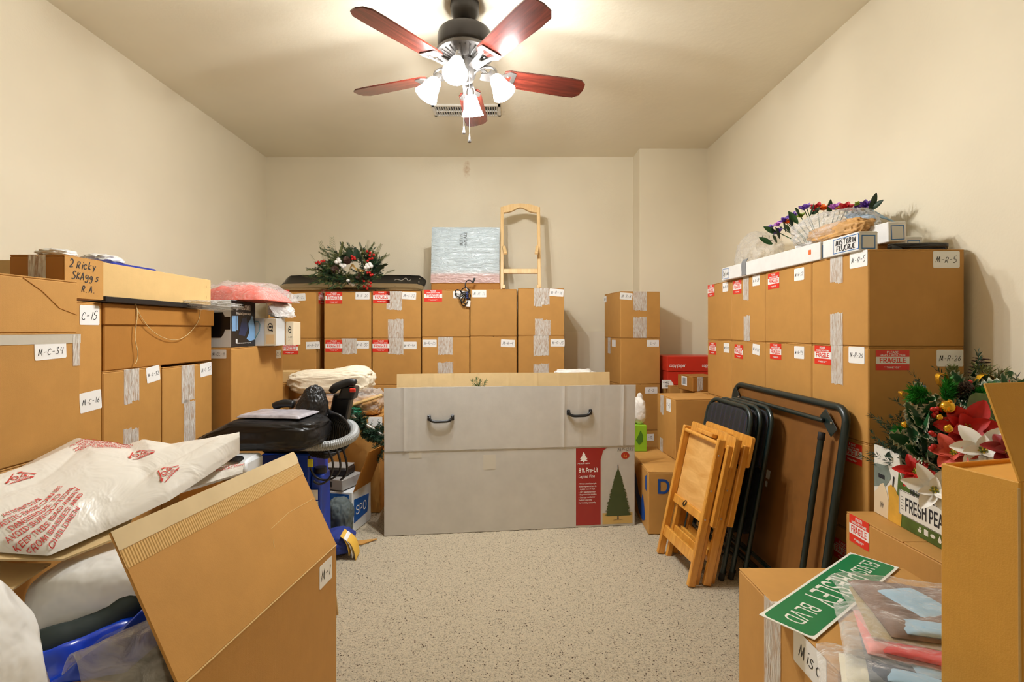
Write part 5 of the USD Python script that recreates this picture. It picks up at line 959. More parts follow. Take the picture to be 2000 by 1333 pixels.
wood_chair('honey-coloured wooden folding chair in front, with its plywood seat facing out', (.882, 2.415, 0), 6, 12.6); wood_chair('honey-coloured wooden folding chair behind the front wooden one, mostly covered', (.962, 2.425, 0), 6, 12.9)

# ---------------------------------------------------------------- right foreground: two cartons, fruit tray of Christmas flowers, street sign, bagged shirts
carton('kraft carton with a fragile sticker on its left side under the fruit tray', (1.563, 1.685, 0), (.476, .57, .528), 0, 'x', [('F', 'left', 1678, 1040, .105, .105)])
ml, ms = (.972, 1.324, 0), (.512, .474, .50)
t = carton('large kraft carton marked Misc carrying the green street sign', ml, ms, 0, 'x', [('T', 'left', 1509, 1190, .085, .26)], seed=5)
fr = face(ms, 'left'); u, v = hit(ml, 0, ms, 'left', 1586, 1286)
paper_label(t, fr, u - .01, .455, .13, .085, 'Misc', 0)
put(t, 'top_tape', prism(sbox(-.06, -.035, .06, .035), .0004), 'packing_tape', face(ms, 'top'), .055, .243, .0008)
# pear tray
plain('print_green', S(74, 98, 40), .45, var=.3, vscale=16); plain('print_lime', S(118, 140, 60), .45); plain('print_cream', S(226, 206, 172), .45); plain('print_pear', S(214, 164, 62), .45, var=.15, vscale=14); plain('print_slate', S(120, 132, 124), .45, var=.3, vscale=10); plain('print_white', S(224, 222, 212), .45)
pl, pw, pd, prz = np.array([1.585, 1.70, .530]), .35, .50, -5
t = thing('fruit_tray', 'printed pear tray box overflowing with artificial Christmas flowers', 'box', pl, prz)
def side_poly(): return Polygon([(0, 0), (pd, 0), (pd, .26), (pd - .14, .26), (pd - .155, .17), (pd - .19, .15), (.19, .15), (.155, .17), (.14, .255), (.05, .262), (0, .262)])
frp = [np.array(a, float) for a in face((pw, pd, .26), 'left')]
for s, nm in ((-1, 'side_panel'), (1, 'side_panel')):
    m = prism(side_poly(), .007); part(t, nm, onto(m, np.array([s * (pw / 2 - .0035) + .0035, pd / 2, 0]), frp[1], frp[2], frp[3]), 'print_white' if s < 0 else 'kraft_pale')
for s in (-1, 1): part(t, 'end_panel', cbox(pw - .02, .007, .25, .001).apply_translation((0, s * (pd / 2 - .004), 0)), 'print_white')
part(t, 'bottom_panel', cube(pw - .02, pd - .02, .006, (0, 0, .004)), 'kraft_pale')
fl_ = lambda nm, poly, mat, lift=.0006, par=t: put(par, nm, prism(poly, .0004), mat, frp, 0, 0, lift)
fl_('green_print', Polygon([(.15, .0), (pd, 0), (pd, .11), (.19, .148), (.157, .165), (.14, .2), (.13, .10)]), 'print_green')
fl_('dark_photo', Polygon([(.002, .10), (.07, .12), (.10, .16), (.08, .20), (.002, .19)]), 'print_slate')
fl_('pear_print', Polygon([(.002, .002), (.085, .002), (.088, .05), (.075, .095), (.055, .125), (.04, .118), (.02, .09), (.005, .08)]).buffer(.002), 'print_cream', .0010)
fl_('pear_print', Polygon([(.085, .002), (.15, .002), (.155, .06), (.14, .10), (.115, .128), (.10, .132), (.085, .12), (.09, .08)]).buffer(.003), 'print_pear', .0014)
fl_('pear_stem', Polygon([(.107, .13), (.112, .13), (.118, .168), (.112, .17)]), 'ink', .0018); fl_('seed_print', Polygon([(.042, .03), (.046, .045), (.042, .055)]).union(Polygon([(.052, .03), (.056, .045), (.052, .055)])), 'ink', .0018)
bn = fl_('banner', sbox(.150, .052, pd - .01, .126).buffer(.008).intersection(sbox(.14, .045, pd - .001, .134)), 'print_white', .0018)
put(bn, 'banner_outline', prism(sbox(.150, .050, pd - .01, .128).buffer(.004).difference(sbox(.1515, .0515, pd - .0115, .1265).buffer(.004)), .0003), 'ink', frp, 0, 0, .0024)
put(bn, 'lettering', fit_text('FRESH PEARS', .215, .046, True), 'ink', frp, .285, .088, .0026)
put(t, 'barcode', cat([prism(sbox(.0045 * k, 0, .0045 * k + (.0015 if k % 3 else .003), .02), .0003) for k in range(26)]), 'ink', frp, .20, .132, .0022)
for k, x in enumerate((.245, .275, .305, .335)):
    ic = [Polygon([(-.010, .0), (.010, .0), (.006, -.010), (-.006, -.010)]).union(sbox(-.002, .002, .006, .008)), sbox(-.009, -.010, .009, .010), Polygon([(.011 * math.cos(a), .006 * math.sin(a)) for a in np.linspace(0, 6.28, 16)]), Polygon([(0, .014), (.008, -.004), (.004, -.010), (-.004, -.010), (-.008, -.004)])][k]
    put(t, 'icon', prism(ic, .0004), 'print_white', frp, x, .026, .0012)
put(t, 'size_mark', prism(sbox(-.018, -.008, .018, .008), .0004), 'ink', frp, .045, .150, .0014); put(t, 'tick_mark', cat([prism(sbox(0, .011 * k, .014, .011 * k + .0015), .0003) for k in range(5)]), 'ink', frp, .153, .066, .0026)

# Christmas picks
tinted('leaf_tinted', .35); plain('poinsettia_red', S(196, 26, 20), .55, var=.15, vscale=40); plain('poinsettia_white', S(240, 238, 230), .5, sheen=.2); plain('poinsettia_salmon', S(206, 84, 66), .6, var=.15, vscale=40); plain('poinsettia_maroon', S(140, 22, 24), .5, var=.2, vscale=40); plain('stamen_yellow', S(206, 190, 60), .5); plain('stamen_green', S(110, 130, 50), .5); plain('gold', S(226, 176, 60), .12, 1.0); plain('gold_glitter', S(214, 160, 34), .3, .9, bump=.8, bscale=500); plain('velvet_green', S(112, 138, 96), .6, var=.2, vscale=50)
def dir_to_cam(c, dx=0, dz=.3): d = np.array([0, 0, EYE]) - c; d /= np.linalg.norm(d); return d + np.array([dx, 0, dz])
def poinsettia(label, px, py, Y, R, mat, d, seed, n=6, inner=4, wide=.5, drop=0):
    c = at(px, py, Y); t = thing('poinsettia', label, 'flower', c); r = random.Random(seed)
    for k in range(n): part(t, 'petal', aim(moved(moved(petal(R * r.uniform(.9, 1.08), R * wide, .28, -.10, 9, 7), ry=-12 - r.uniform(0, 16)), rz=360 / n * k + r.uniform(-9, 9)), (0, 0, 0), d), mat, True)
    for k in range(inner): part(t, 'petal', aim(moved(moved(petal(R * .62 * r.uniform(.9, 1.1), R * wide * .7, .28, -.06, 8, 5), ry=-38), rz=360 / inner * k + 25), np.array(d) * .004, d), mat, True)
    st = []; dn = np.array(d) / np.linalg.norm(d)
    for k in range(12): a = k * 2.4; q = .012 * R / .08 * math.sqrt(k / 12); st.append(aim(moved(lathe([(0, 0), (.0018, .003), (.0028, .014), (0, .017)], 6), (q * math.cos(a), q * math.sin(a), 0)), (0, 0, 0), d))
    part(t, 'stamens', cat(st[::2]), 'stamen_yellow', kind='stuff'); part(t, 'stamens', cat(st[1::2]), 'stamen_green', kind='stuff')
    part(t, 'stem', tube([(0, 0, 0), -dn * .05, -dn * .08 + np.array([.03, .03, -.05])], .0025, 5), 'leaf_green')
def holly_leaf(L, seed=0):
    """A spiny leaf with a pale rim: rim vertices carry cream, inner ones dark green."""
    n = 6; us = np.linspace(0, 1, 2 * n + 1); wid = .26 * L * np.sin(np.pi * np.clip(us * .95 + .03, 0, 1)) ** .8; spike = np.where(np.arange(2 * n + 1) % 2, 1.45, .72); spike[0] = spike[-1] = .2
    rows = [-1, -.72, 0, .72, 1]; P = np.zeros((2 * n + 1, 5, 3)); col = np.zeros((2 * n + 1, 5, 3)); r = np.random.default_rng(seed)
    for j, s in enumerate(rows):
        ww = wid * (spike if abs(s) == 1 else .62 if s else 0) * (abs(s) if abs(s) == 1 else 1)
        P[:, j, 0] = us * L + (.05 * L if abs(s) == 1 else 0) * (np.arange(2 * n + 1) % 2); P[:, j, 1] = np.sign(s) * ww; P[:, j, 2] = abs(s) * wid * .35 + .12 * L * us ** 2 + (.10 * wid * (np.arange(2 * n + 1) % 2) if abs(s) == 1 else 0)
        col[:, j] = S(226, 222, 196) if abs(s) == 1 else np.array(S(36, 84, 46)) * r.uniform(.8, 1.25)
    return grid(P), col.reshape(-1, 3)
def holly(label, spots, seed, berries=(), size=.092):
    sh = .05 if seed < 3 else 0; spots = [(a, b, c - sh) for a, b, c in spots]; berries = [(a, b, c - sh - .02) for a, b, c in berries]; c0 = at(*spots[0]); t = thing('holly_pick', label, 'holly', c0, group=None); r = random.Random(seed)
    for i, (px, py, Y) in enumerate(spots):
        c = at(px, py, Y) - c0
        for k in range(4):
            a = r.uniform(0, 360); m, col = holly_leaf(size * r.uniform(.8, 1.15), seed * 50 + i * 5 + k); d = np.array([r.uniform(-.5, .2), -1, r.uniform(.2, 1.1)]); m2 = aim(moved(moved(m, ry=-22 - 14 * k), rz=a + 90 * k), c, d)
            part(t, 'leaf', m2, 'leaf_tinted', True, tint=col)
        part(t, 'stem', tube([c, c + (.02, .05, -.06)], .002, 5), 'leaf_green')
    for px, py, Y in berries: part(t, 'berry', orb(at(px, py, Y) - c0, .0075), 'berry_red', True)
H1 = [(1790, 800, 1.66), (1806, 822, 1.64), (1778, 818, 1.68), (1800, 842, 1.62), (1826, 838, 1.62)]
holly('variegated holly pick spreading at the upper left of the fruit tray', H1, 1, [(1822, 800, 1.60), (1828, 806, 1.60), (1824, 812, 1.60), (1831, 799, 1.60), (1819, 846, 1.57), (1824, 850, 1.57)])
holly('variegated holly pick hanging over the tall corner of the fruit tray', [(1790, 870, 1.66), (1806, 892, 1.62), (1822, 910, 1.60), (1786, 893, 1.68), (1836, 886, 1.60)], 2, [(1819, 876, 1.56), (1824, 872, 1.56)], .085)
holly('frosted holly pick at the top of the fruit tray behind the red poinsettia', [(1884, 762, 1.72), (1894, 778, 1.68), (1908, 770, 1.70), (1930, 764, 1.72), (1872, 780, 1.70)], 3, [(1892, 752, 1.68), (1897, 757, 1.68), (1902, 752, 1.68), (1895, 747, 1.69), (1890, 758, 1.68)])
holly('variegated holly pick at the right of the fruit tray by the raised carton flap', [(1955, 800, 1.55), (1965, 770, 1.60), (1950, 850, 1.50), (1962, 830, 1.5)], 4, [(1962, 748, 1.62), (1967, 745, 1.62), (1970, 750, 1.62), (1959, 752, 1.62)], .07)
poinsettia('white poinsettia facing out above the tall carton on the right', 1920, 882, 1.42, .082, 'poinsettia_white', dir_to_cam(at(1920, 882, 1.42), 0, .35), 1, 6, 3, .52)
poinsettia('white poinsettia hanging over the front of the fruit tray', 1826, 958, 1.51, .080, 'poinsettia_white', dir_to_cam(at(1826, 958, 1.51), -.1, .1), 2, 6, 3, .50)
poinsettia('bright red velvet poinsettia beside the large grey green leaf', 1888, 838, 1.50, .092, 'poinsettia_red', np.array([-.45, -.9, .35]), 3, 6, 4, .62)
poinsettia('salmon poinsettia left of the upper white poinsettia', 1864, 888, 1.46, .062, 'poinsettia_salmon', dir_to_cam(at(1866, 886, 1.48), -.2, .6), 4, 6, 5, .6)
poinsettia('small red poinsettia left of the hanging white poinsettia', 1790, 924, 1.60, .062, 'poinsettia_red', dir_to_cam(at(1790, 924, 1.6), -.2, .5), 5, 6, 4, .5)
poinsettia('maroon poinsettia tucked behind the raised carton flap', 1972, 886, 1.36, .060, 'poinsettia_maroon', dir_to_cam(at(1972, 886, 1.36), 0, .9), 6, 6, 4, .6)
c = at(1935, 824, 1.50); t = thing('grey_green_leaf', 'large soft grey green leaf right of the red velvet poinsettia', 'leaf', c); part(t, 'blade', aim(moved(petal(.165, .135, .12, .06, 11, 9), (-.045, .06, 0), rz=-58), (0, 0, 0), (-.35, -1, .15), 0), 'velvet_green', True)
vein = [tube([(-.07, 0, .004), (.06, 0, .004)], .0018, 5)] + [tube([(-.04 + .03 * k, 0, .004), (-.01 + .03 * k, s * .03, .012)], .0012, 4) for k in range(3) for s in (-1, 1)]
part(t, 'veins', aim(moved(cat(vein), (0, 0, .006), rz=-58), (0, -.002, 0), (-.35, -1, .15), 0), 'petal_lime', kind='stuff')
for lab, px, py, Y, R in (('largest gold bauble in the middle of the holly', 1850, 797, 1.52, .0225), ('small gold bauble at the far left tip of the holly', 1767, 830, 1.58, .0105), ('gold bauble below the largest one, left of the red poinsettia', 1852, 838, 1.45, .0115), ('tiny gold bauble between the berries and the largest bauble', 1835, 816, 1.50, .0095)):
    t = thing('bauble', lab, 'bauble', at(px, py, Y), group=None); part(t, 'ball', orb((0, 0, 0), R), 'gold', True); part(t, 'cap', moved(lathe([(0, R * 1.18), (R * .25, R * 1.15), (R * .28, R * .9), (0, R * .9)], 10), rx=25), 'gold_glitter')
for lab, px, py, Y, L, d in (('tall dark pine cone standing highest above the holly', 1910, 752, 1.74, .085, (.05, -.1, 1)), ('pine cone lying behind the largest gold bauble', 1856, 772, 1.66, .06, (.35, -.5, .5)), ('glossy dark pine cone above the upper white poinsettia', 1886, 862, 1.50, .04, (-.3, -1, .3))):
    t = thing('pine_cone', lab, 'pine cone', at(px, py, Y)); part(t, 'scales', aim(cone(L, L * .36, int(px)), (0, 0, 0), d), 'cone_brown')
def ribbon(label, pts, w=.011):
    P = curve(np.array([at(*p) for p in pts]), 26); c = P[0].copy(); t = thing('gold_ribbon', label, 'ribbon', c); wv = np.array([.2, 1, .1]) / 1.03; part(t, 'loop', shell(np.stack([P - c + wv * s for s in (-w, 0, w)], 1), .0012), 'gold_glitter', True)
ribbon('gold ribbon loop sticking out at the far left of the holly', [(1796, 800, 1.66), (1780, 786, 1.64), (1762, 776, 1.63), (1757, 768, 1.63), (1766, 766, 1.64), (1784, 780, 1.66), (1799, 797, 1.68)])
ribbon('gold ribbon loop above the largest bauble', [(1838, 755, 1.66), (1830, 742, 1.65), (1832, 732, 1.65), (1842, 730, 1.65), (1850, 742, 1.66), (1856, 756, 1.68)])
ribbon('round gold ribbon loop beside the tall pine cone', [(1908, 752, 1.68), (1908, 742, 1.67), (1918, 732, 1.66), (1930, 732, 1.66), (1940, 740, 1.66), (1944, 755, 1.68)])
def pine_pick(label, px, py, Y, d, L, n, mat, nl=.045):
    c = at(px, py, Y); t = thing('pine_pick', label, 'pine sprig', c); r = random.Random(px)
    for k in range(5):
        dd = np.array(d) + np.array([r.uniform(-.45, .45), r.uniform(-.4, .3), r.uniform(-.35, .35)]); n_, b_ = sprig(L * r.uniform(.7, 1), n, nl, px * 3 + k, .7, .0017); part(t, 'needles', aim(n_, (0, 0, 0), dd), mat, kind='stuff'); part(t, 'twig', aim(b_, (0, 0, 0), dd), 'twig')
for a in (('bright green pine sprig pointing left above the holly', 1822, 775, 1.60, (-1, -.2, .15), .10, 120, 'needle_bright'), ('bright green pine sprig between the ribbon loop and the bauble', 1846, 790, 1.66, (-.1, -.3, 1), .085, 120, 'needle_bright'), ('round bright green pine sprig under the round gold ribbon loop', 1914, 785, 1.64, (0, -.6, .8), .06, 140, 'needle_bright'),
          ('bright green pine sprig at the lower left tip of the holly', 1785, 846, 1.68, (-1, -.3, -.1), .055, 100, 'needle_bright'), ('dark pine sprig running to the right above the raised carton flap', 1950, 768, 1.62, (1, -.1, .15), .14, 130, 'needle_dark'), ('thin grey green sprig rising by the tall pine cone', 1922, 765, 1.70, (.1, -.1, 1), .10, 60, 'needle_olive'),
          ('dark pine sprig behind the ribbon loop at the top', 1875, 765, 1.76, (-.1, .1, 1), .08, 80, 'needle_olive')): pine_pick(*a)
t = thing('green_filling', 'mass of dark green artificial greenery filling the fruit tray', 'greenery', pl + np.array([0, 0, .02])); ns = []
for k in range(230):
    n_, _ = sprig(.13, 60, .034, 2000 + k, .8, .0015); x, y, z = rnd.uniform(-.12, .13), rnd.uniform(-.2, .2), rnd.uniform(.08, .22); hgt = .10 + .20 * max(0, 1 - (x - .03) ** 2 / .03) * max(0, 1 - (y - .02) ** 2 / .06)
    ns.append(aim(n_, (x, y, z + hgt * rnd.random()), (x * 3 + rnd.uniform(-.5, .3), y * 2 + rnd.uniform(-.7, .2), rnd.uniform(.0, 1.0))))
part(t, 'needles', cat(ns), 'needle_dark', kind='stuff')
for k in range(26): c = np.array([rnd.uniform(-.15, .10), rnd.uniform(-.2, .2), rnd.uniform(.20, .34)]); part(t, 'leaf', aim(moved(petal(.07, .035, .2, .1), ry=-25, rz=rnd.uniform(0, 360)), c, (-.6, -.6, .6)), 'leaf_dark', True)
c = at(1797, 770, 1.70); solo('blue_strip', moved(cbox(.02, .004, .075, .001), c - (0, 0, .045), ry=8), 'photo_blue', 'small blue strip poking up behind the left pine sprig', 'strip')

# tall carton at the right edge
tp_, tsz_, trz = np.array([.853, .99]), (.37, .128, .977), 13
c_, s_ = math.cos(math.radians(trz)), math.sin(math.radians(trz)); cen = tp_ + np.array([c_ * tsz_[0] / 2 + s_ * tsz_[1] / 2, s_ * tsz_[0] / 2 - c_ * tsz_[1] / 2])
card('kraft_yellow', S(222, 166, 74))
t = thing('tall_carton', 'tall narrow kraft carton with a raised flap at the right edge of the picture', 'box', (*cen, 0), trz)
w, d, h = tsz_
for s in (-1, 1): part(t, 'side_panel', cbox(.006, d, h, .002).apply_translation((s * (w / 2 - .003), 0, 0)), 'kraft_yellow'); part(t, 'wide_panel', cbox(w - .012, .006, h, .002).apply_translation((0, s * (d / 2 - .003), 0)), 'kraft_yellow')
part(t, 'folded_flap', hullbar((-w / 2 + .004, 0, h - .012), (w / 2 - .004, 0, h - .006), d - .014, .004, (0, 0, 1), .001), 'kraft_yellow')
part(t, 'raised_flap', hullbar((0, -d / 2 + .002, h), (0, -d / 2 + .055, h + .165), w - .004, .005, (0, 1, 0), .001), 'kraft_yellow')
part(t, 'torn_edge', tube(np.array([(-w / 2 + .001, -d / 2 + .001, z) for z in np.linspace(.02, h - .01, 12)]) + rng.normal(0, .0006, (12, 3)), .0022, 5), 'kraft_pale')

# street sign
plain('sign_green', S(0, 122, 72), .35); plain('sign_white', S(232, 232, 222), .4)
sg = np.array([.928, 1.424, .5035]); t = thing('street_sign', 'green street sign with white lettering lying upside down on the Misc carton', 'sign', sg, 36.9 + 180)
SW, SH = .604, .132
part(t, 'plate', prism(sbox(-SW / 2, -SH / 2, SW / 2, SH / 2), .0016), 'sign_white'); part(t, 'green_field', moved(prism(rrect(SW - .014, SH - .014, .014, 5), .0005), (0, 0, .0016)), 'sign_green')
for s_, x, wd, hh, dy in (('ELVIS', -.214, .115, .045, .004), ('PRESLEY', -.01, .255, .078, 0), ('BLVD', .208, .115, .048, .0)): part(t, 'lettering', moved(fit_text(s_, wd, hh, False, .0004), (x, dy, .0021)), 'sign_white')

# bagged shirts, fanned on the Misc carton
plain('shirt_brown', S(118, 92, 78), .7, var=.45, vscale=14, bump=.4, bscale=30); plain('shirt_lightblue', S(150, 186, 210), .7, var=.15, vscale=9); plain('shirt_pink', S(226, 150, 146), .7, var=.2, vscale=12, bump=.3, bscale=30); plain('shirt_red', S(200, 34, 34), .7); plain('shirt_navy', S(60, 78, 98), .7, var=.3, vscale=12, bump=.3, bscale=30); plain('shirt_cream', S(220, 214, 192), .7, var=.1, vscale=12, bump=.3, bscale=30); plain('folder_olive', S(166, 138, 54), .6)
film('polybag', (.99, .99, .98), .05, .07, 13, .9, .02)
def bagged(label, tip, rz, z, main, strip, w=.40, d=.26, th=.016, seed=0, sw=.07):
    c, s = math.cos(math.radians(rz)), math.sin(math.radians(rz)); o = np.array([tip[0] + w / 2 * c + d / 2 * s * .6, tip[1] + w / 2 * s - d / 2 * c * .6, z])
    t = thing('bagged_shirt', label, 'shirt', o, rz)
    part(t, 'shirt', moved(pouch(w - .06, d - .04, th, seed, .45, 12, 40, 8), (.01, 0, .002)), main, True)
    if strip: part(t, 'fold', moved(pouch(w - .10, sw, th * .55, seed + 1, .4, 12, 24, 6), (.02, -d / 2 + .02 + sw / 2, .004 + th * .6)), strip, True); part(t, 'sleeve', moved(pouch(.10, .13, th * .4, seed + 7, .4, 14, 20, 5), (-.05, .02, .004 + th * .75), rz=24), strip, True)
    part(t, 'plastic', pouch(w, d, th * 1.75, seed + 2, .38, 11, 48, 10), 'polybag', True); return t
bagged('clear bag with a cream and grey shirt at the bottom of the pile', (.70, 1.135), -30, .501, 'shirt_cream', 'shirt_navy', .42, .27, .015, 201, .06)
bagged('clear bag with a navy and light blue shirt, second from the bottom', (.79, 1.195), -30, .519, 'shirt_navy', 'shirt_lightblue', .40, .24, .014, 211, .05)
bagged('clear bag with a pink and red shirt in the middle of the pile', (.815, 1.25), -27, .536, 'shirt_pink', 'shirt_red', .40, .23, .015, 221, .05)
solo('olive_folder', moved(cbox(.36, .24, .004, .001), (1.02, 1.15, .556), rz=-24), 'folder_olive', 'olive cardboard folder between the pink and the brown bagged shirts', 'folder')
bagged('clear bag with a brown and pale blue patterned shirt on top of the pile', (.865, 1.325), -16, .562, 'shirt_brown', 'shirt_lightblue', .40, .30, .016, 231, .06)

# ---------------------------------------------------------------- left foreground: open carton, clothes, printed plastic bag
O2 = np.array([-.592, 1.727]); uu_, vv_ = np.array([-.122, -.992]), np.array([-.992, .122]); bw, bd, bh = .64, .70, .50
bc = O2 + uu_ * bd / 2 + vv_ * bw / 2; brz = -7.0
t = thing('open_carton', 'large open kraft carton labelled M-1 with a raised flap in the left foreground', 'box', (*bc, 0), brz)
for s in (-1, 1): part(t, 'side_panel', cbox(.006, bd, bh, .002).apply_translation((s * (bw / 2 - .003), 0, 0)), 'kraft'); part(t, 'end_panel', cbox(bw - .012, .006, bh, .002).apply_translation((0, s * (bd / 2 - .003), 0)), 'kraft')
part(t, 'bottom_panel', cube(bw - .012, bd - .012, .006, (0, 0, .004)), 'kraft')
hx = bw / 2 - .003; FX, FZ = -.158, .314
fp = part(t, 'raised_flap', hullbar((hx, 0, bh + .001), (hx + FX, 0, bh + FZ), bd, .007, (1, 0, .5), .002), 'kraft')
e1 = np.array([FX, 0, FZ]) / math.hypot(FX, FZ); nrm = np.array([FZ, 0, -FX]) / math.hypot(FX, FZ); Lf = math.hypot(FX, FZ); o_ = np.array([hx, -bd / 2, bh]) + nrm * .0036; rr_ = np.array([0, 1., 0]); frf = (o_, rr_, e1, nrm)
def _flute(n):
    nodes = {'tc': ('texture_coordinate', {}), 'w': ('wave_texture', {'scale': 46.0, 'bands_direction': 'y'}), 'b': ('bump', {'strength': .5, 'distance': .003}), 'r': ('rgb_ramp', {'ramp': [(.2, S(202, 160, 96)), (.8, S(212, 174, 112))]}), 'p': ('principled_bsdf', {'roughness': .35, 'specular_ior_level': .5})}
    return usdkit.material(stage, '/World/Looks/' + n, nodes, [('tc.object', 'w.vector'), ('w.fac', 'b.height'), ('b.normal', 'p.normal'), ('w.fac', 'r.fac'), ('r.color', 'p.base_color')], surface='p.BSDF')
RECIPES['taped_flute'] = _flute; plain('tape_clear_tan', S(214, 192, 150), .3, var=.06, vscale=10, bump=.15, bscale=30)
put(fp, 'edge_tape', prism(Polygon([(0, -.022), (bd, -.022), (bd + .006, .004), (bd - .002, .022), (0, .022)]), .0004), 'tape_clear_tan', frf, 0, Lf - .021, .0006)
put(fp, 'fluted_strip', prism(sbox(0, -.02, bd, .02), .0003), 'taped_flute', frf, 0, Lf - .064, .0004)
put(fp, 'crease', tube(np.array([(.0, 0, 0), (.10, .012, 0), (.25, .006, 0)]), .001, 5), 'kraft_pale', frf, bd - .26, .17, .0)
put(fp, 'nick', tube(np.array([(0, 0, 0), (.004, .012, 0), (.012, .02, 0)]), .0014, 5), 'kraft_pale', frf, .42, .12, .0)
part(t, 'hinge_crease', tube([(bw / 2 - .002, -bd / 2, bh), (bw / 2 - .002, bd / 2, bh)], .003, 6), 'kraft_pale')
fr = face((bw, bd, bh), 'right'); u, v = hit(np.array([*bc, 0]), brz, (bw, bd, bh), 'right', 636, 1119); paper_label(t, fr, u, v, .085, .075, 'M-1', 0)
part(t, 'rear_flap', hullbar((0, bd / 2 + .003, bh - .002), (-.02, bd / 2 + .10, bh - .28), bw - .04, .006, (0, 1, 0), .002), 'kraft_inner')
# surfaces spanned between a far edge and a near edge
def span(far, near, nu=60, nv=36, sag=0.0, seed=0, amp=.012, freq=6):
    def edge(e, n): p = np.array([at(*q) for q in e]); s = np.r_[0, np.cumsum(np.linalg.norm(np.diff(p, axis=0), axis=1))]; s /= s[-1]; x = np.linspace(0, 1, n); return np.stack([np.interp(x, s, p[:, k]) for k in range(3)], -1)
    A, B = edge(far, nu), edge(near, nu); w = np.linspace(0, 1, nv)[None, :, None]; P = A[:, None] * (1 - w) + B[:, None] * w; P[..., 2] += sag * np.sin(np.pi * w[..., 0])
    q = P * (1.0, .45, 1.0); P[..., 2] += amp * 2 * fb(q, freq, seed) + amp * .8 * np.abs(fb(q * (2.0, .6, 1), freq, seed + 4)) * np.sin(np.pi * w[..., 0]) ** .5
    return P
pad = span([(-120, 985, 1.22), (120, 905, 1.56), (300, 905, 1.66)], [(-120, 1092, 1.09), (122, 1093, 1.22), (246, 1043, 1.33)], 30, 18, .0, 3, .002)
solo('cardboard_pad', shell(pad[:, ::-1], .006), 'kraft_inner', 'tan cardboard sheet sloping under the white printed plastic bag', 'cardboard', 30)
pad2 = span([(-120, 1080, 1.16), (30, 1100, 1.24), (100, 1100, 1.27)], [(-120, 1190, 1.10), (5, 1165, 1.12), (85, 1108, 1.24)], 16, 12, 0, 5, .002)
solo('cardboard_pad', shell(pad2[:, ::-1], .005), 'kraft_inner', 'smaller tan cardboard corner below the sloping sheet at the left edge', 'cardboard', 30)
bag = span([(-120, 990, 1.22), (0, 935, 1.38), (150, 858, 1.66), (235, 882, 1.70), (266, 868, 1.72), (320, 886, 1.70), (467, 876, 1.72)], [(-120, 1080, 1.10), (0, 1078, 1.16), (96, 1086, 1.20), (205, 1036, 1.31), (330, 978, 1.44), (468, 888, 1.68)], 110, 60, .02, 11, .012, 5)
vv2 = np.linspace(0, 1, 60)[None]; bag[..., 2] += .040 * np.sqrt(np.clip((1 - vv2) / .16, 0, 1)) * np.clip(vv2 * 4, 0, 1)
uu2 = np.linspace(0, 1, 110)[:, None]; bag[..., 2] += .009 * (np.abs(np.sin(5.5 * vv2 + 3.2 * uu2 + 4 * fb(bag, 3, 77))) ** .6 - .7) * np.sin(np.pi * uu2) ** .5 * np.sin(np.pi * vv2) ** .5
def _poly(n):
    nodes = {'tc': ('texture_coordinate', {}), 'bn': ('noise_texture', {'scale': 11.0, 'detail': 3.0, 'distortion': .8}), 'b': ('bump', {'strength': .35, 'distance': .02}), 'p': ('principled_bsdf', {'base_color': S(244, 240, 230), 'roughness': .3, 'specular_ior_level': .5}), 't': ('translucent_bsdf', {'color': S(236, 228, 210)}), 'm': ('mix_closure', {'fac': .12})}
    return usdkit.material(stage, '/World/Looks/' + n, nodes, [('tc.object', 'bn.vector'), ('bn.fac', 'b.height'), ('b.normal', 'p.normal'), ('p.BSDF', 'm.closure1'), ('t.BSDF', 'm.closure2')], surface='m.closure')
RECIPES['poly_sheet'] = _poly; plain('print_red', S(206, 62, 54), .5)
b_ = solo('printed_plastic_bag', shell(bag[:, ::-1], .004), 'poly_sheet', 'large white plastic bag with red warning print spread over the open carton', 'bag', 60)
from scipy.interpolate import RegularGridInterpolator
def drape(name, m2, P, u, v, width, rot, lift=.002):
    """Print a flat piece on a sheet: m2 in metres about the origin, placed at (u, v) of the sheet."""
    nu, nv = P.shape[:2]; Lu = np.linalg.norm(np.diff(P[:, nv // 2], axis=0), axis=1).sum(); Lv = np.linalg.norm(np.diff(P[nu // 2], axis=0), axis=1).sum()
    k = width / m2.extents[0]; q = moved(m2, rz=rot); q.apply_scale((k, k, 1)); f = RegularGridInterpolator((np.linspace(0, 1, nu), np.linspace(0, 1, nv)), P, bounds_error=False, fill_value=None)
    uv = np.stack([u + q.vertices[:, 0] / Lu, v - q.vertices[:, 1] / Lv], -1); e = 1e-3; uv = np.clip(uv, .004, .996); a = f(uv); n = np.cross(f(uv + (0, -e)) - a, a - f(uv + (e, 0))); n /= np.linalg.norm(n, axis=1, keepdims=True); n[n[:, 2] < 0] *= -1
    q.vertices = a + n * (lift + np.where(q.vertices[:, 2:3] > 2e-4, .0004, 0)); q.fix_normals() if False else None
    part(b_, name, q, 'print_red')
def block(lines, h): return cat([moved(text(s, h), (0, -k * h * 1.5, 0)) for k, s in enumerate(lines)])
def fine(m, d=.012): 
    v, f = trimesh.remesh.subdivide_to_size(m.vertices, m.faces, d); return trimesh.Trimesh(v, f, process=False)
warn = ['ATTENTION', 'PLASTIC BAGS CAN BE', 'DANGEROUS. TO', 'AVOID SUFFOCATION,', 'KEEP THIS BAG AWAY', 'FROM BABIES AND', 'CHILDREN']
wb = block(warn, .016); cc = wb.bounds.mean(0); wb.apply_translation((-cc[0], -cc[1], 0)); wb = fine(wb)
drape('warning_print', wb, bag, .255, .84, .205, 42); drape('warning_print', wb, bag, .50, .30, .15, 8)
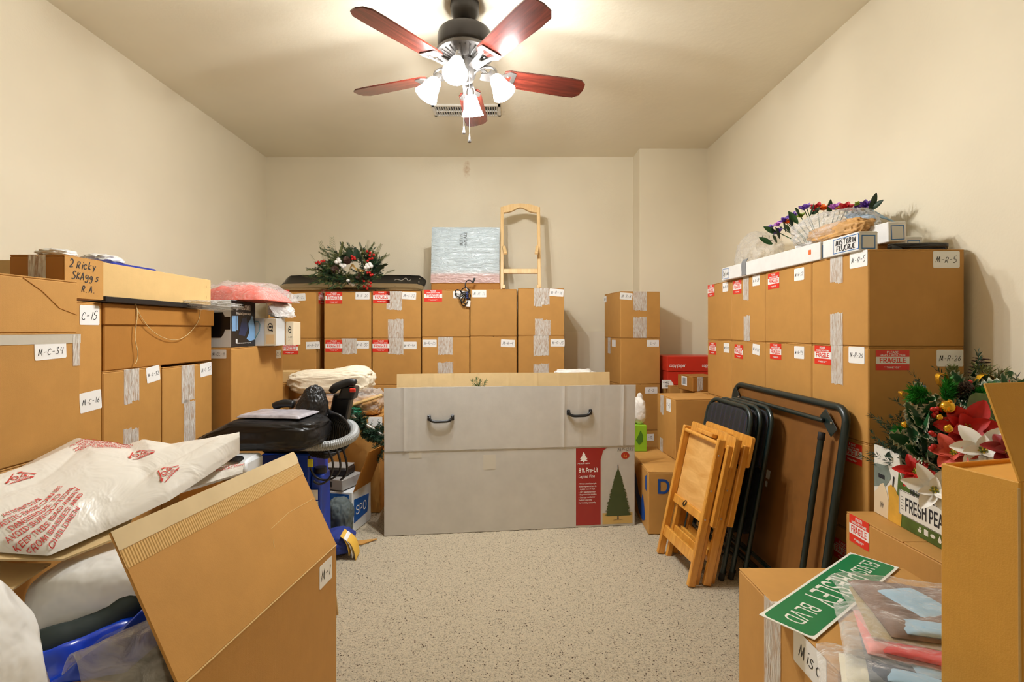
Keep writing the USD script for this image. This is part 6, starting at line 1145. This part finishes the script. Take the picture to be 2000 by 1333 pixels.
def recycle():
    ar = []
    for k in range(3):
        a = math.radians(90 + 120 * k); b = math.radians(90 + 120 * (k + 1)); p, q = np.array([math.cos(a), math.sin(a)]), np.array([math.cos(b), math.sin(b)]); s, e = p + (q - p) * .12, p + (q - p) * .74; d = (q - p) / np.linalg.norm(q - p); n = np.array([-d[1], d[0]])
        ar.append(prism(LineString([s, e]).buffer(.035, cap_style=2).union(Polygon([e + n * .13, e - n * .13, e + d * .26])), .0003))
    return cat(ar + [moved(text('04', .5), (0, .1, 0)), moved(text('LDPE', .22), (.05, -.32, 0))])
rc = fine(recycle(), .15)
for u, v, w, r_ in ((.21, .40, .070, 12), (.60, .52, .070, 14), (.66, .84, .07, 30)): drape('recycling_mark', rc, bag, u, v, w, r_)
strip = span([(340, 925, 1.60), (478, 905, 1.68)], [(330, 966, 1.50), (474, 924, 1.64)], 24, 10, .01, 17, .004)
b2 = solo('folded_plastic_bag', shell(strip[:, ::-1], .012), 'poly_sheet', 'folded strip of printed white plastic beside the raised carton flap', 'bag', 60); b_ = b2
sm = fine(cat([moved(text('VOID SUFFOCATION', .016), (0, 0, 0)), moved(text('DANGEROUS BAGS CAN', .011), (0, .026, 0))])); drape('warning_print', sm, strip, .62, .55, .15, 3)
# clothes inside the open carton
plain('poly_white', S(228, 228, 224), .3, bump=.6, bscale=8, bdist=.035); plain('jacket_green', S(30, 44, 42), .6, bump=.4, bscale=24); plain('satin_blue', S(10, 62, 190), .22, coat=.2, bump=.5, bscale=9, bdist=.03); plain('dark_lining', S(20, 22, 30), .6)
solo('folded_clothes', moved(blob(.56, .60, .40, 301, .04, 2, .4, 4), (*bc, .01), rz=brz), 'dark_lining', 'dark folded clothes filling the bottom of the open carton', 'clothes', True)
m = blob(.44, .33, .235, 302, .06, 1.5, .7, 5); solo('white_pillow_bag', moved(m, (-.985, 1.335, .43), rz=22, rx=-6), 'poly_white', 'plump white plastic bag inside the open carton under the tan cardboard', 'bag', True)
jp = curve(np.array([at(40, 1262, 1.10), at(120, 1240, 1.13), at(200, 1205, 1.18), at(272, 1160, 1.24), at(300, 1150, 1.28)]), 40); solo('green_jacket', tube(jp + np.stack([0 * jp[:, 0], .01 + 0 * jp[:, 0], -.022 + .012 * fb(jp, 20, 3)], -1), .040 + .002 * np.sin(np.linspace(0, 9, 40)), 20), 'jacket_green', 'rolled dark green jacket between the white bag and blue satin garment', 'jacket', True)
u, v = np.meshgrid(np.linspace(0, 1, 50), np.linspace(0, 1, 50), indexing='ij')
u_s, v_s = np.meshgrid(np.linspace(0, 1, 70), np.linspace(0, 1, 60), indexing='ij')
sat = span([(60, 1285, 1.075), (140, 1252, 1.12), (215, 1220, 1.17), (320, 1160, 1.28)], [(60, 1345, 1.02), (160, 1330, 1.04), (250, 1300, 1.07), (340, 1215, 1.18)], 70, 60, .02, 23, .030, 7)
sat[..., 2] += .016 * np.sin(15 * u_s + 10 * v_s + 8 * fb(sat, 7, 2)) * np.sin(np.pi * v_s)

solo('blue_satin_garment', shell(sat[:, ::-1], .008), 'satin_blue', 'shiny royal blue satin garment inside the open carton', 'garment', True)
cb = span([(120, 1320, 1.02), (240, 1240, 1.12), (300, 1205, 1.2)], [(160, 1345, 1.01), (330, 1345, 1.03), (352, 1290, 1.09)], 50, 30, .045, 29, .022, 14)
solo('clear_plastic_bag', shell(cb[:, ::-1], .003), 'clear_bag', 'crumpled clear plastic bag in the front corner of the open carton', 'bag', True)
solo('grey_lining', shell(span([(228, 1275, 1.09), (300, 1200, 1.21)], [(240, 1312, 1.06), (312, 1228, 1.18)], 20, 8, .015, 31, .004)[:, ::-1], .004), 'grey_fabric_light', 'grey strip of fabric seen through the clear plastic', 'fabric', True) if False else None
b3 = blob(.60, .38, .86, 311, .07, 1.6, .62, 5, crease=.05); solo('white_trash_bag', moved(b3, (-1.12, .80, .001), rz=4), 'poly_white', 'big white plastic sack standing in the bottom left corner of the picture', 'bag', True)
